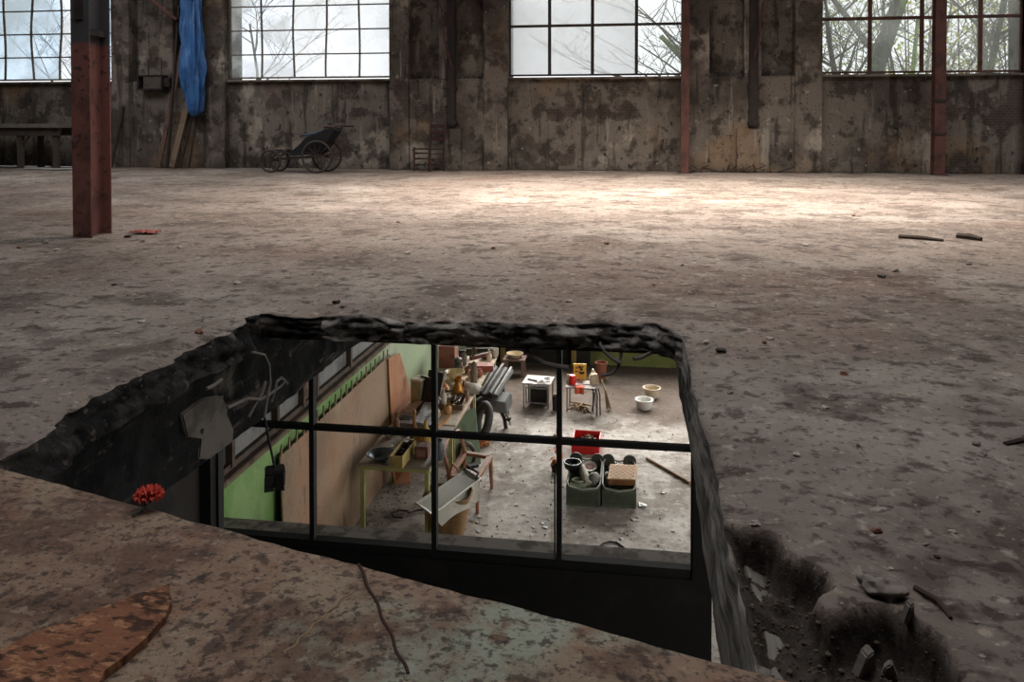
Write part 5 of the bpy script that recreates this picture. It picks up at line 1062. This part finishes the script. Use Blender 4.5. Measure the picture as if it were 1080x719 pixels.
# --- dried orange plant
p = at_z(587, 497, ZL); t = thing('dried_plant', 'dried orange leafy plant behind the window bar beside the baskets', 'plant', (p.x, p.y, ZL)); m_leaf = plain('dry_orange_leaf', (182, 112, 66), .8, .3, 14); rnd = random.Random(6)
pot_ = MB(); pot_.lathe([(0, 0), (.06, 0), (.08, .1), (.075, .1), (.055, .01), (0, .01)], 18).build('flowerpot', m_junk, t, smooth=True)
MB().tube([(0, 0, .0), (.02, 0, .15), (-.01, .03, .32), (.02, .05, .46)], .007, 6).build('stem', m_stick, t)
f = MB()
for k in range(34):
    z = rnd.uniform(.1, .48); a = rnd.uniform(0, 2 * PI); L_ = rnd.uniform(.06, .13) * (1.2 - z); ca, sa = math.cos(a), math.sin(a); dr = rnd.uniform(-.05, .04)
    f.sheet(lambda u, v: (ca * L_ * u - sa * .028 * math.sin(u * PI) * (v - .5) * 2, .03 + sa * L_ * u + ca * .028 * math.sin(u * PI) * (v - .5) * 2, z + dr * u + .015 * math.sin(u * 5)), 4, 2)
f.build('leaves', m_leaf, t)
# --- stick, scrap, cable, shards on the workshop floor
p0 = at_z(682, 483, ZL + .02); p1 = at_z(728, 509, ZL + .02); tag(MB().tube([p0, p1], [.018, .022], 8).build('wooden_stick', plain('brown_round_stick', (138, 104, 76), .6), smooth=True), 'round brown wooden stick lying on the pale workshop floor', 'stick')
p = at_z(678, 533, ZL + .005); tag(MB().prism([(-.04, -.04, 0), (.05, -.05, .02), (.045, .0, .01), (.0, .06, .0), (-.05, .05, .012)], (0, 0, .006)).build('tile_shard', plain('white_tile', (222, 220, 216), .4, .08), loc=p), 'white tile shard on the floor just in front of the further green basket', 'shard')
P = [at_z(*q, ZL + .01) for q in ((631, 577), (636, 573), (643, 571), (651, 572), (658, 577), (662, 583))]; tag(MB().tube(P, .009, 6).build('cable', m_strap, smooth=True), 'short curved black cable on the floor near the partition sill', 'cable')
rnd = random.Random(13); m_shard = plain('pale_glass_shard', (176, 176, 172), .6, .1)
proto = MB().prism([(-.03, -.02, 0), (.035, -.01, 0), (.01, .03, 0)], (.0, 0, .005)).build('glass_shard', m_shard)
sp = [(577, 535), (579, 548), (572, 552), (563, 556), (565, 545), (552, 542), (505, 560), (512, 553), (500, 547), (498, 548), (506, 545), (540, 520), (548, 560), (560, 565), (530, 548), (575, 556), (628, 566), (655, 568), (668, 548), (672, 545), (700, 520), (545, 532), (557, 549), (566, 560), (640, 553), (710, 560), (530, 430), (527, 437), (545, 545), (503, 551)]
for i, q in enumerate(sp):
    o = proto if i == 0 else proto.copy()
    if i: COL.objects.link(o)
    s = rnd.uniform(.4, 1.2); o.scale = (s, s, 1.5); o.rotation_euler = (rnd.uniform(-.1, .1), rnd.uniform(-.1, .1), rnd.uniform(0, 6)); o.location = at_z(*q, ZL + .003); tag(o, 'small pale glass shard lying on the workshop floor', 'shard', 'glass shards on the workshop floor')
sp = [(300, 562), (375, 568), (383, 567), (470, 579), (466, 577), (510, 583), (436, 573)]
for i, q in enumerate(sp):
    o = proto.copy(); COL.objects.link(o); s = rnd.uniform(.25, .5); o.scale = (s, s, 1); o.rotation_euler = (0, 0, rnd.uniform(0, 6)); o.location = at_z(q[0], q[1], -2.185); o.location.y = min(max(o.location.y, YP + .07), YP + .23); tag(o, 'tiny glass chip lying on the partition sill board', 'shard', 'glass chips on the partition sill')
f = MB()
for k in range(420):
    x, y = rnd.uniform(-3.1, 1.2), rnd.uniform(8, 14); r_ = rnd.uniform(.004, .014)
    if k < 160: x, y = XL + .2 + abs(rnd.gauss(0, .18)), rnd.uniform(8.4, 11)
    bmesh.ops.create_icosphere(f.bm, subdivisions=1, radius=r_, matrix=Matrix.Translation((x, y, ZL + r_ * .3)))
f = f.build('floor_grit', m_stone); f['kind'] = 'stuff'; tag(f, 'loose grit strewn over the pale workshop floor', 'grit')

# ------------------------------------------------------------------ outdoors
m_bark = mat('mossy_bark', sr(80, 80, 70), [(sr(50, 49, 45), 3, .45, .62, .8, (1, 1, .3)), (sr(120, 150, 60), 1.2, .5, .62, .8, (1, 1, .4))], .9, [(14, .5, (1, 1, .25))])
m_moss = mat('bright_mossy_bark', sr(128, 158, 58), [(sr(90, 104, 62), 3, .45, .6, .8)], .9, [(14, .5)])
m_twig = plain('grey_brown_twig', (98, 90, 84), .9, .25, 5)
def tree(name, label, loc, h, r, seed, depth=5, lean=(0, 0), bark=None, spread=.6, first=.35):
    rnd = random.Random(seed); t = thing(name, label, 'tree', loc); T = MB(); B = MB()
    def grow(p, d, L, r, lev):
        n = 4; path = [p]; rs = [r]; q = p.copy(); dd = d.copy()
        for k in range(n):
            dd = (dd + Vector((rnd.gauss(0, .12), rnd.gauss(0, .12), rnd.gauss(.03, .06)))).normalized(); q = q + dd * (L / n); path.append(q.copy()); rs.append(r * (1 - .55 * (k + 1) / n))
        (T if lev == 0 else B).tube(path, rs, 10 if lev == 0 else (6 if lev < 3 else 4), cap=lev < 2)
        if lev >= depth: return
        for k in range(rnd.choice((3, 4)) if lev else 9):
            f = rnd.uniform(first if lev == 0 else .3, 1); i = min(int(f * n), n - 1); pp = path[i].lerp(path[i + 1], f * n - i); a = rnd.uniform(0, 2 * PI)
            side = Vector((math.cos(a), math.sin(a), rnd.uniform(-.1, .5))).normalized(); nd = (dd * (1 - spread) + side * spread).normalized()
            grow(pp, nd, L * rnd.uniform(.42, .66) * (1 if lev else .8), max(r * (.42 if lev else .3), .009), lev + 1)
    grow(Vector((0, 0, 0)), Vector((lean[0], lean[1], 1)).normalized(), h, r, 0)
    T.build('trunk', bark or m_bark, t, smooth=True); B.build('branches', m_twig, t, smooth=True); return t
def outp(px, Y): p = at_Y(px, 100, Y); return (p.x, Y, -3.8)
tree('tree', 'thick mossy tree trunk just outside the clear window', outp(905, 22.5), 11, .34, 3, 5, (.0, 0))
tree('tree', 'slim bright green mossed stem beside the thick trunk outside', outp(946, 21.6), 8, .11, 8, 4, (.0, 0), m_moss)
tree('tree', 'leaning dark tree at the left pane of the clear window', outp(926, 21.2), 9, .15, 12, 4, (-.45, 0))
tree('tree', 'tree with long slanting boughs outside the right end of the clear window', outp(968, 23), 8.5, .15, 5, 5, (.62, .1))
tree('tree', 'bare young tree behind the steel post outside', outp(1040, 27), 9, .10, 22, 4, (-.12, 0))
tree('tree', 'bare tree showing its twigs in the clear end pane of the frosted window', outp(800, 24), 9, .12, 33, 4, (.0, 0))
tree('tree', 'bare tree far outside the second window', outp(268, 44), 10.5, .13, 41, 4)
tree('tree', 'bare tree outside the window at the far left', outp(50, 40), 10, .13, 51, 4)
tree('tree', 'bare twiggy tree in the distance behind the mossy trunk', outp(890, 37), 10, .14, 61, 4)
tree('tree', 'bare twiggy tree in the distance at the right end of the yard', outp(1020, 39), 10, .14, 71, 4)
def leafmat(name, rgb):
    m = bpy.data.materials.new(name); m.use_nodes = True; nt = m.node_tree; nt.nodes.remove(nt.nodes['Principled BSDF'])
    d = nt.nodes.new('ShaderNodeBsdfDiffuse'); t = nt.nodes.new('ShaderNodeBsdfTranslucent'); mx = nt.nodes.new('ShaderNodeMixShader'); d.inputs[0].default_value = sr(*rgb); t.inputs[0].default_value = sr(*rgb)
    nt.links.new(d.outputs[0], mx.inputs[1]); nt.links.new(t.outputs[0], mx.inputs[2]); nt.links.new(mx.outputs[0], nt.nodes['Material Output'].inputs[0]); return m
m_foli = leafmat('autumn_foliage', (212, 214, 128)); m_foli2 = leafmat('grey_green_foliage', (196, 204, 150))
def bush(label, px, Y, R, hgt, m, seed, n=1500):
    rnd = random.Random(seed); t = thing('bush', label, 'bush', outp(px, Y)); f = MB()
    for k in range(n):
        a = rnd.uniform(0, 2 * PI); q = rnd.random() ** .5; z = rnd.uniform(.1, 1); rr = R * q * (1.1 - .6 * z)
        c = Vector((rr * math.cos(a), rr * math.sin(a), z * hgt)); u = Vector((rnd.gauss(0, 1), rnd.gauss(0, 1), rnd.gauss(0, 1))).normalized() * .11; w = u.orthogonal().normalized() * .06
        f._f(f._v([c - u, c + w, c + u, c - w]))
    f.build('foliage', m, t); g = MB()
    for k in range(9): a = k * .7; g.tube([(0, 0, 0), (R * .3 * math.cos(a), R * .3 * math.sin(a), hgt * .5), (R * .6 * math.cos(a), R * .6 * math.sin(a), hgt * .9)], [.05, .035, .012], 5)
    g.build('stems', m_twig, t)
bush('yellow green autumn bush right of the thick trunk outside', 962, 29, 2.2, 10.5, m_foli, 1, 1100)
bush('grey green bush low outside the left pane of the clear window', 888, 30, 2.2, 9.2, m_foli2, 2, 900)
bush('yellow green bush outside between the steel post and the end pane', 1016, 31, 2.1, 10.6, m_foli, 3, 1100)
bush('grey green bush at the right end outside the clear window', 1068, 28, 2.1, 9.6, m_foli2, 4, 900)
bush('low grey green bush seen at the clear pane of the frosted window', 745, 33, 1.8, 7.6, m_foli2, 5, 900)

# ------------------------------------------------------------------ light
w = bpy.data.worlds.new('overcast_sky'); scn.world = w; w.use_nodes = True; nt = w.node_tree; bg = nt.nodes['Background']
tcn = nt.nodes.new('ShaderNodeTexCoord'); nz = nt.nodes.new('ShaderNodeTexNoise'); nz.inputs['Scale'].default_value = 4; nz.inputs['Detail'].default_value = 4; nt.links.new(tcn.outputs['Generated'], nz.inputs[0])
rp = nt.nodes.new('ShaderNodeValToRGB'); rp.color_ramp.elements[0].position = .3; rp.color_ramp.elements[0].color = (.84, .86, .885, 1); rp.color_ramp.elements[1].position = .62; rp.color_ramp.elements[1].color = (.93, .94, .95, 1)
nt.links.new(nz.outputs[0], rp.inputs[0]); nt.links.new(rp.outputs[0], bg.inputs[0]); bg.inputs[1].default_value = 1.55
def area(name, loc, rot, sx, sy, e, col=(1, 1, 1), portal=False, spread=PI):
    l = bpy.data.lights.new(name, 'AREA'); l.shape = 'RECTANGLE'; l.size = sx; l.size_y = sy; l.energy = e; l.color = col; l.spread = spread
    if portal: l.cycles.is_portal = True
    o = bpy.data.objects.new(name, l); COL.objects.link(o); o.location = loc; o.rotation_euler = rot; return o
for a, b in WIN: area('window_portal', ((a + b) / 2, YB + .02, (ZS + ZT) / 2), (-PI / 2, 0, 0), b - a, ZT - ZS, 1, portal=True)
for a, b in KW: area('window_portal', ((a + b) / 2, YK + 1.42, (KZ0 + KZ1) / 2), (-PI / 2, 0, 0), b - a, KZ1 - KZ0, 1, portal=True)
for (x0, x1, y0, y1), e, sp in zip(ADDED_ROOFL, (1150, 50, 170, 130), (104, 130, 140, 140)): area('added_overhead_fill', ((x0 + x1) / 2, (y0 + y1) / 2, ZR + .1), (0, 0, 0), x1 - x0, y1 - y0, e, (1, .91, .82) if e > 1000 else (.99, .98, .97), spread=math.radians(sp))  # lamps added overhead: pool on the floor, foreground fill, side walls
for a, b in FILL_RW: area('yard_daylight_and_fill', (XR - .02, (a + b) / 2, (RZ0 + RZ1) / 2), (0, math.radians(68), 0), RZ1 - RZ0 - .1, b - a - .1, 98, (1, .98, .95))  # side fill, added at the made-up right-hand windows
for a, b in KW: area('yard_daylight_and_fill', ((a + b) / 2, YK - .02, (KZ0 + KZ1) / 2), (-math.radians(58), 0, 0), b - a - .1, KZ1 - KZ0 - .1, 112, (1, .98, .95), spread=math.radians(88))
scn.view_settings.view_transform = 'Standard'; scn.view_settings.look = 'None'; scn.view_settings.gamma = 1; scn.view_settings.exposure = 0
try: scn.view_settings.use_curve_mapping = False
except Exception: pass
scn.cycles.use_denoising = True; scn.cycles.max_bounces = 8; scn.cycles.transparent_max_bounces = 12; scn.cycles.sample_clamp_indirect = 4
